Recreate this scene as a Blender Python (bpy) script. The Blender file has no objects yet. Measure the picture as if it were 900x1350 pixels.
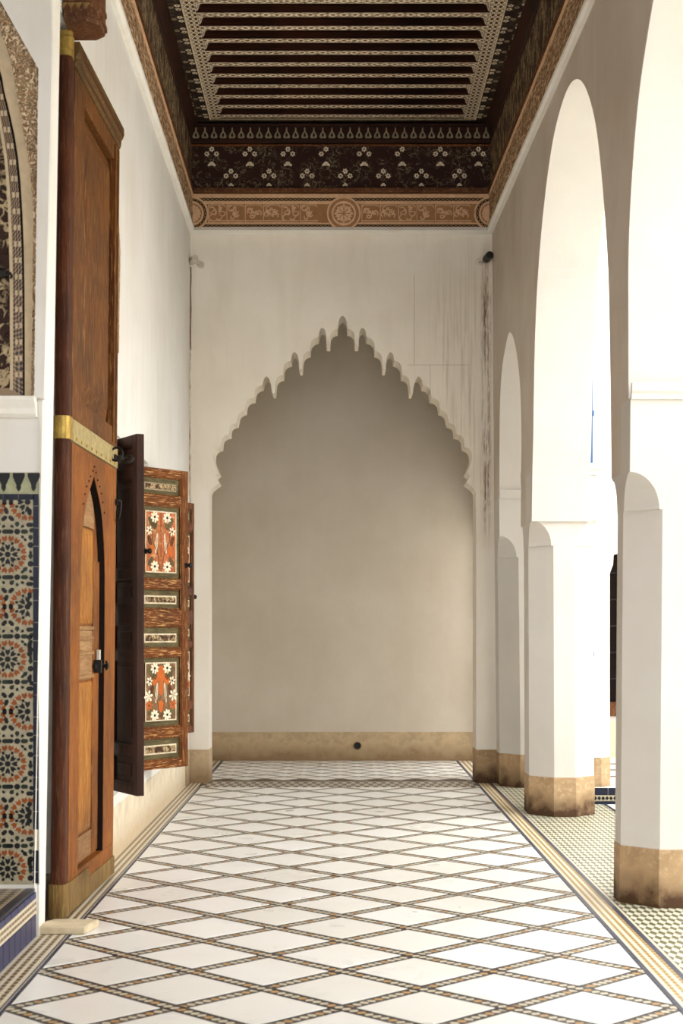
import bpy, bmesh, math, random
from mathutils import Vector, Matrix
random.seed(7)
PI = math.pi
sc = bpy.context.scene
COL = sc.collection

# ------------------------------------------------------------------ camera
F, CX, HY, EYE = 2000.0, 446.0, 830.0, 1.6       # focal length, vanishing point (px of 900x1350), eye height
cam_d = bpy.data.cameras.new('camera')
cam = bpy.data.objects.new('camera', cam_d); COL.objects.link(cam)
cam.location = (0, 0, EYE); cam.rotation_euler = (PI/2, 0, 0)
cam_d.sensor_width = 36; cam_d.sensor_fit = 'AUTO'
cam_d.lens = F/1350*36
cam_d.shift_x = (450-CX)/1350; cam_d.shift_y = (HY-675)/1350
cam_d.clip_end = 200
cam_d.dof.use_dof = True; cam_d.dof.focus_distance = 13.5; cam_d.dof.aperture_fstop = 4.0
sc.camera = cam

# ------------------------------------------------------------------ light
w = bpy.data.worlds.new('sky'); sc.world = w; w.use_nodes = True
nt = w.node_tree; nt.nodes.clear()
bg = nt.nodes.new('ShaderNodeBackground'); out = nt.nodes.new('ShaderNodeOutputWorld')
bg.inputs[0].default_value = (0.95, 0.985, 1.03, 1); bg.inputs[1].default_value = 1.0
nt.links.new(bg.outputs[0], out.inputs[0])
sun_d = bpy.data.lights.new('sun', 'SUN'); sun = bpy.data.objects.new('sun', sun_d); COL.objects.link(sun)
sun_d.energy = 0.6; sun_d.angle = math.radians(3); sun_d.color = (1, .96, .90)
sun.rotation_euler = Vector((0.48, 0.2, -0.85)).to_track_quat('-Z', 'Y').to_euler()
sun.location = (-20, -10, 25)
sc.view_settings.view_transform = 'Standard'; sc.view_settings.look = 'None'
sc.view_settings.gamma = 1; sc.view_settings.use_curve_mapping = False
sc.view_settings.exposure = 2.65

# ------------------------------------------------------------------ helpers: materials
def lin(c):
    return tuple(((v/255)/12.92 if v/255 <= .04045 else ((v/255+.055)/1.055)**2.4) for v in c) + (1,)
class NT:
    def __init__(s, name, rough=.8, spec=.3, metal=0.0):
        s.m = bpy.data.materials.new(name); s.m.use_nodes = True
        s.t = s.m.node_tree; s.b = s.t.nodes['Principled BSDF']
        s.b.inputs['Roughness'].default_value = rough
        s.b.inputs['Specular IOR Level'].default_value = spec
        s.b.inputs['Metallic'].default_value = metal
    def put(s, sock, v):
        if hasattr(v, 'links'): s.t.links.new(v, sock)
        elif isinstance(v, tuple) and len(v) == 4 and sock.type == 'VECTOR': sock.default_value = v[:3]
        else: sock.default_value = v
    def n(s, typ, ins=(), **props):
        nd = s.t.nodes.new('ShaderNode'+typ)
        for k, v in props.items(): setattr(nd, k, v)
        for k, v in (ins.items() if isinstance(ins, dict) else enumerate(ins)): s.put(nd.inputs[k], v)
        return nd
    def math(s, op, a, b=0.0, c=0.0): return s.n('Math', (a, b, c), operation=op).outputs[0]
    def mix(s, f, a, b): return s.n('Mix', {0: f, 6: a, 7: b}, data_type='RGBA').outputs[2]
    def mul(s, f, a, b): return s.n('Mix', {0: f, 6: a, 7: b}, data_type='RGBA', blend_type='MULTIPLY').outputs[2]
    def obj(s): return s.n('TexCoord').outputs['Object']
    def pos(s): return s.n('NewGeometry').outputs['Position']
    def uv(s): return s.n('TexCoord').outputs['UV']
    def rnd(s): return s.n('ObjectInfo').outputs['Random']
    def sep(s, v):
        o = s.n('SeparateXYZ', (v,)).outputs; return o[0], o[1], o[2]
    def map(s, v, scale=(1, 1, 1), loc=(0, 0, 0), rot=(0, 0, 0)):
        return s.n('Mapping', {0: v, 1: loc, 2: rot, 3: scale}).outputs[0]
    def noise(s, v, scale, detail=4, rough=.55, dist=0):
        return s.n('TexNoise', {'Vector': v, 'Scale': scale, 'Detail': detail, 'Roughness': rough, 'Distortion': dist}).outputs[0]
    def vor(s, v, scale, feature='F1', out=0):
        return s.n('TexVoronoi', {'Vector': v, 'Scale': scale}, feature=feature).outputs[out]
    def ramp(s, f, a, b):           # linear step a..b -> 0..1
        return s.n('MapRange', (f, a, b, 0.0, 1.0)).outputs[0]
    def band(s, f, a, b, e=.002):   # 1 when a<f<b
        return s.math('MULTIPLY', s.ramp(f, a-e, a+e), s.ramp(f, b+e, b-e))
    def bump(s, h, strength=.3, dist=.01):
        s.t.links.new(s.n('Bump', {'Strength': strength, 'Distance': dist, 'Height': h}).outputs[0], s.b.inputs['Normal'])
    def col(s, c): s.put(s.b.inputs['Base Color'], c); return s
    def rough(s, r): s.put(s.b.inputs['Roughness'], r); return s
MT = {}
def flat(name, rgb, rough=.7, spec=.3, metal=0, var=.12, scale=20, bump=.1):
    k = NT(name, rough, spec, metal); c = lin(rgb)
    n1 = k.noise(k.pos(), scale, 5)
    k.col(k.mix(k.ramp(n1, .3, .7), tuple(v*(1-var) for v in c[:3])+(1,), tuple(min(1, v*(1+var)) for v in c[:3])+(1,)))
    if bump: k.bump(n1, bump, .004)
    MT[name] = k.m; return k.m

def mk_plaster(name, base=(232, 229, 223), dark=(222, 217, 208), streak=None):
    k = NT(name, .85, .2); p = k.pos()
    a = k.noise(p, 1.1, 6, .6); b = k.noise(k.map(p, (3, 3, .5)), 2.2, 5)
    c = k.mix(k.ramp(a, .35, .72), lin(base), lin(dark))
    c = k.mix(k.math('MULTIPLY', k.ramp(b, .5, .8), .35), c, lin((214, 202, 182)))
    if streak: c = streak(k, c, p)
    k.col(c)
    fine = k.noise(p, 40, 4); big = k.noise(p, 3, 3)
    k.bump(k.math('ADD', k.math('MULTIPLY', fine, .15), big), .25, .02)
    MT[name] = k.m; return k
mk_plaster('plaster')
mk_plaster('plaster_bright', (242, 238, 230), (234, 228, 217))
def streaks(k, c, p):       # brown run-off marks beside the right-hand corner, and hairline cracks
    x, y, z = k.sep(p)
    s1 = k.noise(k.map(p, (38, 1, 1.1)), 1.0, 5, .7)
    s1b = k.noise(k.map(p, (60, 1, 9)), 1.0, 4, .7)
    m = k.math('MULTIPLY', k.band(x, 1.50, 1.575, .03), k.band(z, 2.75, 5.35, .35))
    c = k.mix(k.math('MULTIPLY', m, k.math('MULTIPLY', k.ramp(s1, .36, .54), k.ramp(s1b, .34, .56))), c, lin((112, 64, 24)))
    m2 = k.math('MULTIPLY', k.band(x, 1.02, 1.5, .12), k.band(z, 3.1, 5.2, .6))
    c = k.mix(k.math('MULTIPLY', k.math('MULTIPLY', m2, .38), k.ramp(s1, .5, .66)), c, lin((158, 120, 74)))
    for (x0, z0, z1) in ((.79, 4.35, 5.3), (.955, 3.9, 4.36)):
        c = k.mix(k.math('MULTIPLY', k.band(x, x0-.004, x0+.004, .003), k.math('MULTIPLY', k.band(z, z0, z1, .02), .32)), c, lin((120, 96, 66)))
    c = k.mix(k.math('MULTIPLY', k.band(z, 4.352, 4.36, .003), k.math('MULTIPLY', k.band(x, .72, 1.36, .02), .3)), c, lin((120, 96, 66)))
    c = k.mix(k.math('MULTIPLY', k.math('MULTIPLY', k.band(x, -1.56, -1.538, .006), k.band(z, 2.9, 5.2, .3)), k.ramp(s1b, .4, .62)), c, lin((140, 106, 66)))
    return c
mk_plaster('plaster_end', (240, 232, 218), (230, 219, 201), streaks)
mk_plaster('plaster_pier', (206, 201, 192), (198, 191, 181))
mk_plaster('plaster_shaded', (204, 193, 179), (188, 174, 156))  # darker tone puts the shade of the arcade's corridor face into the colour
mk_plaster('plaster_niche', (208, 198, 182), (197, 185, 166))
def mk_plinth(name, base, dark, amount):
    k = NT(name, .7, .3); p = k.pos(); z = k.sep(p)[2]
    a = k.noise(p, 6, 7, .65); b = k.noise(p, 24, 5, .7)
    c = k.mix(k.ramp(a, .35, .65), lin(base), tuple(min(1, v*1.35) for v in lin(base)[:3])+(1,))
    c = k.mix(k.math('MULTIPLY', k.ramp(b, .5, .68), .6), c, lin((196, 176, 142)))
    low = k.math('ADD', k.math('MULTIPLY', a, .34), k.math('MULTIPLY', k.ramp(z, .0, .3), -.2))
    c = k.mix(k.math('MULTIPLY', k.ramp(low, .03, .15), amount), c, lin(dark))
    k.col(c); k.bump(a, .35, .02); MT[name] = k.m
mk_plinth('plinth', (158, 130, 96), (74, 50, 28), 1.0)
mk_plinth('dado', (172, 150, 118), (128, 100, 68), .8)
mk_plinth('dado_pale', (208, 194, 168), (184, 156, 116), .6)

def mk_wood(name, a, b, c, axis=(14, 14, .8), rough=.6, wear=None, wearamt=.4, spec=.15):
    k = NT(name, rough, spec); p = k.obj()
    g = k.noise(k.map(p, axis), 2.2, 8, .65, .6); g2 = k.noise(k.map(p, tuple(v*3 for v in axis)), 3.0, 4, .6)
    n3 = k.noise(p, 1.8, 5)
    cc = k.mix(k.ramp(g, .36, .66), lin(a), lin(b))
    cc = k.mix(k.math('MULTIPLY', k.ramp(n3, .42, .68), .75), cc, lin(c))
    cc = k.mul(.55, cc, k.mix(k.ramp(g2, .35, .6), lin((150, 140, 130)), (1, 1, 1, 1)))
    if wear: cc = k.mix(k.math('MULTIPLY', k.ramp(k.noise(k.map(p, tuple(v*1.3 for v in axis)), 6, 6, .7), .53, .62), wearamt), cc, lin(wear))
    k.col(cc); k.bump(g2, .3, .004); MT[name] = k.m
mk_wood('door_wood', (122, 65, 18), (160, 93, 27), (84, 44, 12), wear=(200, 150, 92), wearamt=.4)
mk_wood('door_wood_dark', (92, 51, 18), (122, 73, 27), (60, 32, 11), wear=(184, 136, 78), wearamt=.55)
mk_wood('door_panel', (152, 92, 24), (190, 122, 38), (108, 60, 16), wear=(220, 180, 120), wearamt=.5)
mk_wood('post_wood', (66, 32, 14), (98, 50, 22), (42, 20, 10), wear=(180, 140, 110), wearamt=.12)
mk_wood('pale_wood', (156, 116, 76), (180, 142, 98), (124, 86, 52), (14, .8, 14))
mk_wood('kick_wood', (120, 92, 52), (150, 118, 68), (78, 54, 28), wear=(176, 156, 96), wearamt=.4)
mk_wood('moulding_wood', (84, 60, 30), (112, 82, 42), (56, 38, 18), wear=(160, 136, 84), wearamt=.4)
mk_wood('dark_wood', (50, 27, 17), (72, 40, 24), (36, 19, 13), rough=.6, spec=.2)
mk_wood('shutter_wood', (104, 56, 22), (128, 72, 30), (76, 38, 15), wear=(214, 166, 104), wearamt=.45)
mk_wood('shutter_rail', (106, 56, 22), (134, 76, 32), (72, 38, 16), (1, 14, 14), wear=(226, 176, 112), wearamt=.8)
mk_wood('shutter_edge', (98, 52, 23), (124, 70, 33), (70, 35, 16), wear=(214, 160, 100), wearamt=.3)
mk_wood('green_wood', (92, 84, 56), (116, 106, 72), (70, 60, 38), (1.2, 1.2, 10), wear=(150, 120, 76), wearamt=.35)
mk_wood('paint_red', (190, 92, 50), (208, 128, 78), (120, 92, 58), (5, 5, 3), wear=(230, 180, 130), wearamt=.5)
mk_wood('paint_brown', (132, 104, 76), (116, 84, 58), (150, 112, 80), (5, 5, 3), wear=(190, 140, 96), wearamt=.35)
mk_wood('ceiling_wood', (44, 20, 12), (66, 32, 18), (30, 14, 10), (.8, 14, 14), rough=.6)
mk_wood('bracket_wood', (92, 54, 32), (120, 78, 48), (64, 36, 20), (6, 6, 3), wear=(150, 116, 78), wearamt=.4)
def mk_scroll(name, ground, ink, scale, thr=.06, amt=.8, axis=(1, 1, 1), bump=.0):
    k = NT(name, .7, .25); p = k.map(k.pos(), axis)
    n1 = k.noise(p, scale, 3, .5, .8); n2 = k.noise(p, scale*.37, 2)
    line = k.ramp(k.math('ABSOLUTE', k.math('SUBTRACT', n1, .5)), thr, thr*.4)
    c = k.mix(k.math('MULTIPLY', k.math('MULTIPLY', line, amt), k.ramp(n2, .42, .56)), lin(ground), lin(ink))
    k.col(c)
    if bump: k.bump(line, bump, .01)
    MT[name] = k.m
mk_scroll('frieze_paint', (46, 20, 12), (126, 112, 86), 16, .035, .75)
mk_scroll('board_paint', (38, 20, 14), (92, 84, 66), 22, .05, .6)
mk_scroll('screen', (50, 30, 22), (190, 168, 132), 17, .08, .95, bump=1.0)
mk_scroll('cartouche', (70, 44, 26), (214, 186, 138), 60, .10, .8)
mk_scroll('carved_dark', (58, 38, 24), (190, 164, 124), 32, .10, .85, (2.2, 1.2, .5), bump=.6)
k = NT('stucco', .9, .15); p = k.pos()
p = k.map(p, (1, .22, 1)); v1 = k.noise(p, 44, 3, .6, .8); v2 = k.vor(p, 40)
h = k.math('MULTIPLY', k.ramp(v1, .38, .55), k.ramp(v2, .1, .45))
k.col(k.mix(h, lin((150, 106, 70)), lin((230, 194, 154)))); k.bump(h, 1.0, .03); MT['stucco'] = k.m
k = NT('stucco_carved', .9, .15); p = k.pos()
v1 = k.noise(p, 40, 2, .5, 1.5); h = k.ramp(v1, .40, .56)
k.col(k.mix(h, lin((190, 150, 110)), lin((230, 204, 170)))); k.bump(h, 1.0, .03); MT['stucco_carved'] = k.m
flat('stucco_plain', (222, 182, 144), .9, .1, bump=.2); flat('stucco_low', (166, 122, 84), .9, .1, bump=.3)
flat('band_plain', (198, 178, 148), .85, .15, bump=.2)
flat('brass', (176, 146, 74), .45, .5, .75, .3, 30, .25); flat('brass_worn', (170, 152, 104), .6, .4, .4, .25, 26, .3)
flat('iron', (30, 26, 24), .5, .4, .5); flat('black', (22, 18, 18), .45, .4); flat('camera_shell', (206, 198, 182), .5, .4)
flat('gap_dark', (24, 16, 12), .8, .1)
for nm, c in (('tile_black', (9, 8, 9)), ('tile_green', (22, 34, 24)), ('tile_orange', (136, 70, 22)), ('tile_blue', (34, 40, 84)), ('tile_navy', (14, 20, 40)), ('tile_cream', (168, 158, 132)), ('tile_sage', (158, 158, 126))):
    flat(nm, c, .3, .25, 0, .2, 30, .12)
flat('grout', (122, 104, 84), .8, .2); flat('white_paint', (238, 224, 196), .7, .2); flat('orange_paint', (190, 98, 40), .7, .2)
flat('cream_paint', (214, 198, 168), .7, .2, var=.25); flat('dim_paint', (150, 134, 106), .7, .2, var=.3); flat('blue_paint', (66, 98, 142), .5, .3)
flat('stone', (206, 188, 156), .7, .3, var=.15, scale=14, bump=.3); flat('roofing', (170, 150, 124), .9, .1)
flat('ground_pale', (222, 217, 206), .6, .3)

k = NT('marble', .22, .45); p = k.pos(); r = k.rnd()
pp = k.n('VectorMath', (p, k.n('CombineXYZ', (k.math('MULTIPLY', r, 37), k.math('MULTIPLY', r, 91), 0)).outputs[0]), operation='ADD').outputs[0]
v = k.noise(pp, 3.2, 8, .6, 1.2); vein = k.ramp(k.math('ABSOLUTE', k.math('SUBTRACT', v, .5)), .035, .0)
c = k.mix(k.ramp(r, 0, 1), lin((232, 227, 217)), lin((243, 239, 232)))
c = k.mix(k.math('MULTIPLY', vein, k.math('MULTIPLY', k.ramp(k.noise(pp, 2.1, 2), .52, .72), .45)), c, lin((176, 173, 168)))
c = k.mix(k.math('MULTIPLY', k.ramp(k.noise(pp, 1.3, 4), .5, .75), .25), c, lin((220, 208, 186)))
k.col(c); k.rough(k.math('ADD', .24, k.math('MULTIPLY', k.noise(p, 2, 2), .1))); MT['marble'] = k.m

def mk_band(name):       # narrow mosaic band: dark fillets, light and ochre lozenges between
    k = NT(name, .4, .4); u, v, _ = k.sep(k.uv())
    av = k.math('ABSOLUTE', v); cell = k.math('DIVIDE', u, .044); f = k.math('ABSOLUTE', k.math('SUBTRACT', k.math('FRACT', cell), .5))
    dia = k.ramp(k.math('ADD', k.math('MULTIPLY', f, 1.0), k.math('DIVIDE', av, .05)), .52, .42)
    idx = k.math('FRACT', k.math('MULTIPLY', k.math('FLOOR', cell), .2501))
    lightc = k.mix(k.ramp(idx, .6, .65), lin((206, 194, 168)), lin((188, 146, 92)))
    c = k.mix(dia, lin((64, 56, 52)), lightc)
    c = k.mix(k.ramp(av, .0195, .0215), c, lin((44, 40, 42)))
    k.col(c); MT[name] = k.m
mk_band('mosaic')
def mk_check(name, a, b, period, duty=.5):
    k = NT(name, .4, .4); u, v, _ = k.sep(k.uv())
    f = k.math('FRACT', k.math('DIVIDE', u, period))
    k.col(k.mix(k.ramp(f, duty-.04, duty+.04), lin(a), lin(b))); MT[name] = k.m
mk_check('row_brown', (92, 70, 48), (176, 152, 116), .06, .6); mk_check('row_white', (222, 210, 184), (196, 182, 152), .05, .85)
mk_check('row_ochre', (190, 152, 92), (120, 108, 74), .055, .6); mk_check('row_blue', (62, 66, 82), (44, 46, 62), .09, .9)
def mk_tiling(name, a, b, size, rot, sy=None):
    k = NT(name, .35, .45)
    q = k.map(k.map(k.uv(), (1/size, 1/(sy or size), 1)), (1, 1, 1), (.13, .27, .5), (0, 0, rot))
    ch = k.n('TexChecker', {'Vector': q, 'Scale': 1.0}).outputs[1]
    n1 = k.noise(k.pos(), 7, 4)
    k.col(k.mul(.4, k.mix(ch, lin(a), lin(b)), k.mix(n1, lin((180, 170, 150)), (1, 1, 1, 1))))
    k.bump(ch, .1, .002); MT[name] = k.m
mk_tiling('checker', (226, 220, 200), (104, 104, 70), .031, PI/4, .085)
mk_tiling('platform_mosaic', (168, 150, 122), (58, 44, 36), .045, PI/4)
mk_tiling('threshold_mosaic', (206, 196, 176), (74, 62, 54), .045, 0, .19)
mk_tiling('lattice_screen', (158, 130, 98), (44, 26, 18), .016, PI/4)
k = NT('braid', .85, .2); u, v, _ = k.sep(k.uv())
f = k.math('ABSOLUTE', k.math('SUBTRACT', k.math('FRACT', k.math('DIVIDE', u, .045)), .5))
d1 = k.math('ADD', k.math('MULTIPLY', f, 2.0), k.math('DIVIDE', k.math('ABSOLUTE', v), .012))
k.col(k.mix(k.ramp(k.math('ABSOLUTE', k.math('SUBTRACT', d1, .95)), .12, .2), lin((188, 152, 108)), lin((44, 26, 18)))); MT['braid'] = k.m
# beam soffit: chain of painted rings
k = NT('beam_chain', .65, .25); u, v, _ = k.sep(k.uv())
cell = k.math('DIVIDE', u, .095); f = k.math('SUBTRACT', k.math('FRACT', cell), .5)
rr = k.math('SQRT', k.math('ADD', k.math('POWER', k.math('MULTIPLY', f, 2.6), 2.0), k.math('POWER', k.math('DIVIDE', v, .029), 2.0)))
ring = k.ramp(k.math('ABSOLUTE', k.math('SUBTRACT', rr, .8)), .34, .2)
link = k.math('MULTIPLY', k.ramp(k.math('ABSOLUTE', k.math('SUBTRACT', k.math('ABSOLUTE', f), .5)), .16, .12), k.ramp(k.math('ABSOLUTE', k.math('SUBTRACT', k.math('ABSOLUTE', v), k.math('MULTIPLY', k.math('SUBTRACT', .5, k.math('ABSOLUTE', f)), .14))), .008, .004))
edge = k.ramp(k.math('ABSOLUTE', v), .033, .037)
msk = k.math('MAXIMUM', k.math('MAXIMUM', ring, link), edge)
wear = k.ramp(k.noise(k.pos(), 26, 5), .3, .5)
k.col(k.mix(k.math('MULTIPLY', msk, wear), lin((92, 64, 44)), lin((238, 222, 192)))); MT['beam_chain'] = k.m
k = NT('lattice', .7, .25); u, v, _ = k.sep(k.uv())
fu = k.math('ABSOLUTE', k.math('SUBTRACT', k.math('FRACT', k.math('DIVIDE', u, .085)), .5)); fv = k.math('ABSOLUTE', k.math('SUBTRACT', k.math('FRACT', k.math('DIVIDE', v, .047)), .5))
d1 = k.math('ADD', fu, fv)
msk = k.math('MAXIMUM', k.ramp(k.math('ABSOLUTE', k.math('SUBTRACT', d1, .5)), .12, .07), k.ramp(k.math('MINIMUM', fu, fv), .06, .03))
k.col(k.mix(msk, lin((70, 46, 32)), lin((236, 220, 190)))); MT['lattice'] = k.m
M = MT

# ------------------------------------------------------------------ helpers: geometry
class MB:
    def __init__(s): s.v, s.f, s.mi, s.uv = [], [], [], []
    def add(s, vs, fs, mi=0, uvs=None):
        b = len(s.v); s.v += [tuple(q) for q in vs]
        for i, f in enumerate(fs):
            s.f.append([b+j for j in f]); s.mi.append(mi); s.uv.append(uvs[i] if uvs else None)
        return s
    def box(s, x0, x1, y0, y1, z0, z1, mi=0):
        return s.add([(x, y, z) for z in (z0, z1) for y in (y0, y1) for x in (x0, x1)],
                     [(0, 2, 3, 1), (4, 5, 7, 6), (0, 1, 5, 4), (2, 6, 7, 3), (0, 4, 6, 2), (1, 3, 7, 5)], mi)
    def prism(s, poly, fn, t0, t1, mi=0):      # poly of (a,b); fn(a,b,t)->xyz
        n = len(poly)
        return s.add([fn(a, b, t0) for a, b in poly]+[fn(a, b, t1) for a, b in poly],
              [list(range(n))[::-1], list(range(n, 2*n))]+[(i, (i+1) % n, n+(i+1) % n, n+i) for i in range(n)], mi)
    def loft(s, rings, mi=0, cap=True, close=True):
        n = len(rings[0]); vs = [q for r in rings for q in r]; fs = []
        for k in range(len(rings)-1):
            for i in range(n if close else n-1):
                j = (i+1) % n; fs.append((k*n+i, k*n+j, (k+1)*n+j, (k+1)*n+i))
        if cap: fs += [list(range(n))[::-1], list(range((len(rings)-1)*n, len(rings)*n))]
        return s.add(vs, fs, mi)
    def tube(s, path, r, n=8, mi=0, closed=False):
        path = [Vector(q) for q in path]; m = len(path); rings = []
        for i, q in enumerate(path):
            a = path[(i-1) % m] if closed or i else q; b = path[(i+1) % m] if closed or i < m-1 else q
            t = (b-a).normalized(); u = t.orthogonal().normalized() if i == 0 else (u - t*u.dot(t)).normalized(); v = t.cross(u)
            rad = r[i] if isinstance(r, (list, tuple)) else r
            rings.append([q+(u*math.cos(2*PI*j/n)+v*math.sin(2*PI*j/n))*rad for j in range(n)])
        if closed: rings.append(rings[0])
        return s.loft(rings, mi, not closed)
    def lathe(s, prof, n=16, mi=0, axis='z', c=(0, 0, 0)):
        rings = []
        for r, h in prof:
            ring = []
            for j in range(n):
                a = 2*PI*j/n; p, q = r*math.cos(a), r*math.sin(a)
                ring.append(Vector((p, q, h) if axis == 'z' else (p, h, q) if axis == 'y' else (h, p, q))+Vector(c))
            rings.append(ring)
        return s.loft(rings, mi)
    def build(s, name, mats, parent=None, bevel=0, smooth=False, tri=False, loc=None):
        me = bpy.data.meshes.new(name); me.from_pydata(s.v, [], s.f)
        for mt in (mats if isinstance(mats, (list, tuple)) else [mats]): me.materials.append(M[mt])
        for p, i in zip(me.polygons, s.mi): p.material_index = i
        if any(s.uv):
            l = me.uv_layers.new(name='UVMap')
            for p, u in zip(me.polygons, s.uv):
                if u:
                    for li, q in zip(p.loop_indices, u): l.data[li].uv = q
        bm = bmesh.new(); bm.from_mesh(me)
        bmesh.ops.recalc_face_normals(bm, faces=bm.faces)
        if bevel: bmesh.ops.bevel(bm, geom=list(bm.edges), offset=bevel, segments=1, affect='EDGES', clamp_overlap=True)
        big = [f for f in bm.faces if len(f.verts) > 4]
        if big: bmesh.ops.triangulate(bm, faces=big)
        bm.to_mesh(me); bm.free()
        if smooth:
            for p in me.polygons: p.use_smooth = True
        o = bpy.data.objects.new(name, me); COL.objects.link(o)
        if parent: o.parent = parent
        if loc: o.location = loc
        return o
def copy(o, parent=None, loc=None, rot=None, scale=None):
    c = o.copy(); COL.objects.link(c)
    if parent is not None: c.parent = parent
    if loc is not None: c.location = loc
    if rot is not None: c.rotation_euler = rot
    if scale is not None: c.scale = scale
    return c
def tag(o, label=None, cat=None, group=None, kind=None):
    for kk, vv in (('label', label), ('category', cat), ('group', group), ('kind', kind)):
        if vv: o[kk] = vv
    return o
def empty(name, loc=(0, 0, 0), rot=(0, 0, 0)):
    o = bpy.data.objects.new(name, None); COL.objects.link(o); o.location = loc; o.rotation_euler = rot; return o
def strip(mb, pts, width_axis, half, z, mi=0):
    pass
def quad_uv(mb, a, b, c, d, L, h, mi=0, u0=0):     # quad a-b (start edge) to d-c, u along a->d
    mb.add([a, b, c, d], [(0, 1, 2, 3)], mi, [[(u0, -h), (u0, h), (u0+L, h), (u0+L, -h)]])

def lean(z): return min(max(z, 0), 5.78)/5.78
def xr(d, z): return 1.65 + lean(z)*(.03-.0156*(min(max(d, 8), 16)-10))
def xl(d, z): return -1.572 + lean(z)*(.08-.0087*(min(max(d, 8), 16)-10))
def px(x, y, d): return ((x-CX)*d/F, EYE+(HY-y)*d/F)

# ================================================================== FLOOR
CUT = -5.0      # the gallery is only built this far towards the viewer
XL, XR, YF = -1.40, 1.43, 15.38
CW, CD, BW = (XR-XL)/4, .69, .086
fl = MB().box(-8, 22, -16, 22, -.3, -.004).build('floor', 'grout')
tag(fl, 'white marble lozenge floor of the corridor with dark mosaic bands', 'floor', kind='structure')
def lozenge_field(x0, x1, y0, y1, nx, cd, bw, first_row, nrows):
    cw = (x1-x0)/nx; s = math.hypot(cw, cd); ia = bw/2*s/cd; ib = bw/2*s/cw   # inset of the tips along x and y
    hx, hy = cw/2-ia, cd/2-ib
    mb = MB()
    def loz(poly): return MB().prism(poly, lambda a, b, t: (a, b, t), -.004, .0022)
    full = loz([(-hx, 0), (0, -hy), (hx, 0), (0, hy)]).build('marble_tile', 'marble', fl, bevel=.0012)
    ltri = loz([(.004, -hy+.002), (hx, 0), (.004, hy-.002)]).build('marble_tile', 'marble', fl, bevel=.0012)
    rtri = loz([(-.004, -hy+.002), (-.004, hy-.002), (-hx, 0)]).build('marble_tile', 'marble', fl, bevel=.0012)
    btri = loz([(-hx, -.004), (0, -hy), (hx, -.004)]).build('marble_tile', 'marble', fl, bevel=.0012)
    used = set()
    def put(o, x, y):
        if o.name in used: o = copy(o)
        used.add(o.name); o.location = (x, y, 0)
    for r in range(nrows):
        y = first_row-r*cd                    # node row: tiles sit at half cells across, at half rows down
        for i in range(nx): put(btri if r == 0 else full, x0+(i+.5)*cw, y)
        for i in range(1, nx): put(full, x0+i*cw, y-cd/2)
        put(ltri, x0, y-cd/2); put(rtri, x1, y-cd/2)
    for o in (full, ltri, rtri, btri):
        if o.name not in used: bpy.data.objects.remove(o)
    # mosaic bands along the lattice
    m = cd/cw; w2 = bw/2
    for sgn in (1, -1):
        n = int((y1-y0)/cd)+nx+2
        for i in range(-nx-1, n+1):
            c = first_row-i*cd if sgn < 0 else first_row-(i+nx)*cd
            pts = []
            # line y = c + sgn*m*(x-x0) for sgn>0 ; y = c - m*(x-x0) for sgn<0, clipped to the field
            xa, xb = x0, x1
            ya = c; yb = c+sgn*m*(xb-xa)
            def clip(xa, ya, xb, yb, lim, keep_below):
                ia_, ib_ = (ya <= lim) == keep_below, (yb <= lim) == keep_below
                if ya == lim: ia_ = True
                if yb == lim: ib_ = True
                if not ia_ and not ib_: return None
                if ia_ and ib_: return xa, ya, xb, yb
                t = (lim-ya)/(yb-ya); xm = xa+t*(xb-xa)
                return (xa, ya, xm, lim) if ia_ else (xm, lim, xb, yb)
            q = clip(xa, ya, xb, yb, y1, True)
            q = q and clip(*q, y0, False)
            if not q or math.hypot(q[2]-q[0], q[3]-q[1]) < .05: continue
            a = Vector((q[0], q[1])); b = Vector((q[2], q[3])); L = (b-a).length; t = (b-a)/L; nn = Vector((-t.y, t.x))*w2
            z = .0004 if sgn > 0 else .0011
            mbb = MB(); quad_uv(mbb, (*(a-nn), z), (*(a+nn), z), (*(b+nn), z), (*(b-nn), z), L, w2*(.037/w2))
            mbb.build('mosaic_band', 'mosaic', fl)
NR = 14
lozenge_field(XL, XR, YF-NR*CD, YF, 4, CD, BW, YF, NR)
lozenge_field(XL, XR, 15.95, 18.52, 7, .404, .062, 18.50, 6)
# plain marble paving behind the camera's near edge
MB().box(XL, XR, -6, YF-NR*CD-.02, -.004, .002).build('marble_slab', 'marble', fl)
def rows(name_mats, x, sgn, y0, y1, z=.003):
    for wd, mt in name_mats:
        xa, xb = (x, x+wd*sgn); mb = MB(); lo, hi = min(xa, xb), max(xa, xb)
        mb.box(lo, hi, y0, y1, -.004, z)
        mb.uv = [[(mb.v[j][1], mb.v[j][0]) for j in f] for f in mb.f]
        o = mb.build('border_strip', mt, fl); x = xb
rows([(.014, 'row_blue'), (.004, 'row_white')], XL, -1, 2, YF)
rows([(.010, 'row_blue')]+[(.0206, t) for t in ('row_white', 'row_brown', 'row_white', 'row_brown', 'row_white', 'row_brown', 'row_white')], XL-.018, -1, 2, 15.8)
rows([(.024, 'row_blue')]+[(.019, t) for t in ('row_white', 'row_ochre', 'row_white', 'row_ochre', 'row_white', 'row_ochre')]+[(.03, 'row_blue'), (.015, 'row_white')], XR, 1, 2, 15.8)
for sx, x in ((-1, XL), (1, XR)):
    rows([(.03, 'row_blue')]+[(.028, t) for t in ('row_white', 'row_brown')*4], x, sx, 15.95, 18.5)
def tiled(name, mt, x0, x1, y0, y1, z0, z1, parent=fl):
    mb = MB().box(x0, x1, y0, y1, z0, z1)
    mb.uv = [[(mb.v[j][0], mb.v[j][1]) for j in f] for f in mb.f]
    return mb.build(name, mt, parent)
tiled('threshold_mosaic', 'threshold_mosaic', XL, XR, YF+.012, 15.94, -.004, .003)
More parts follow.
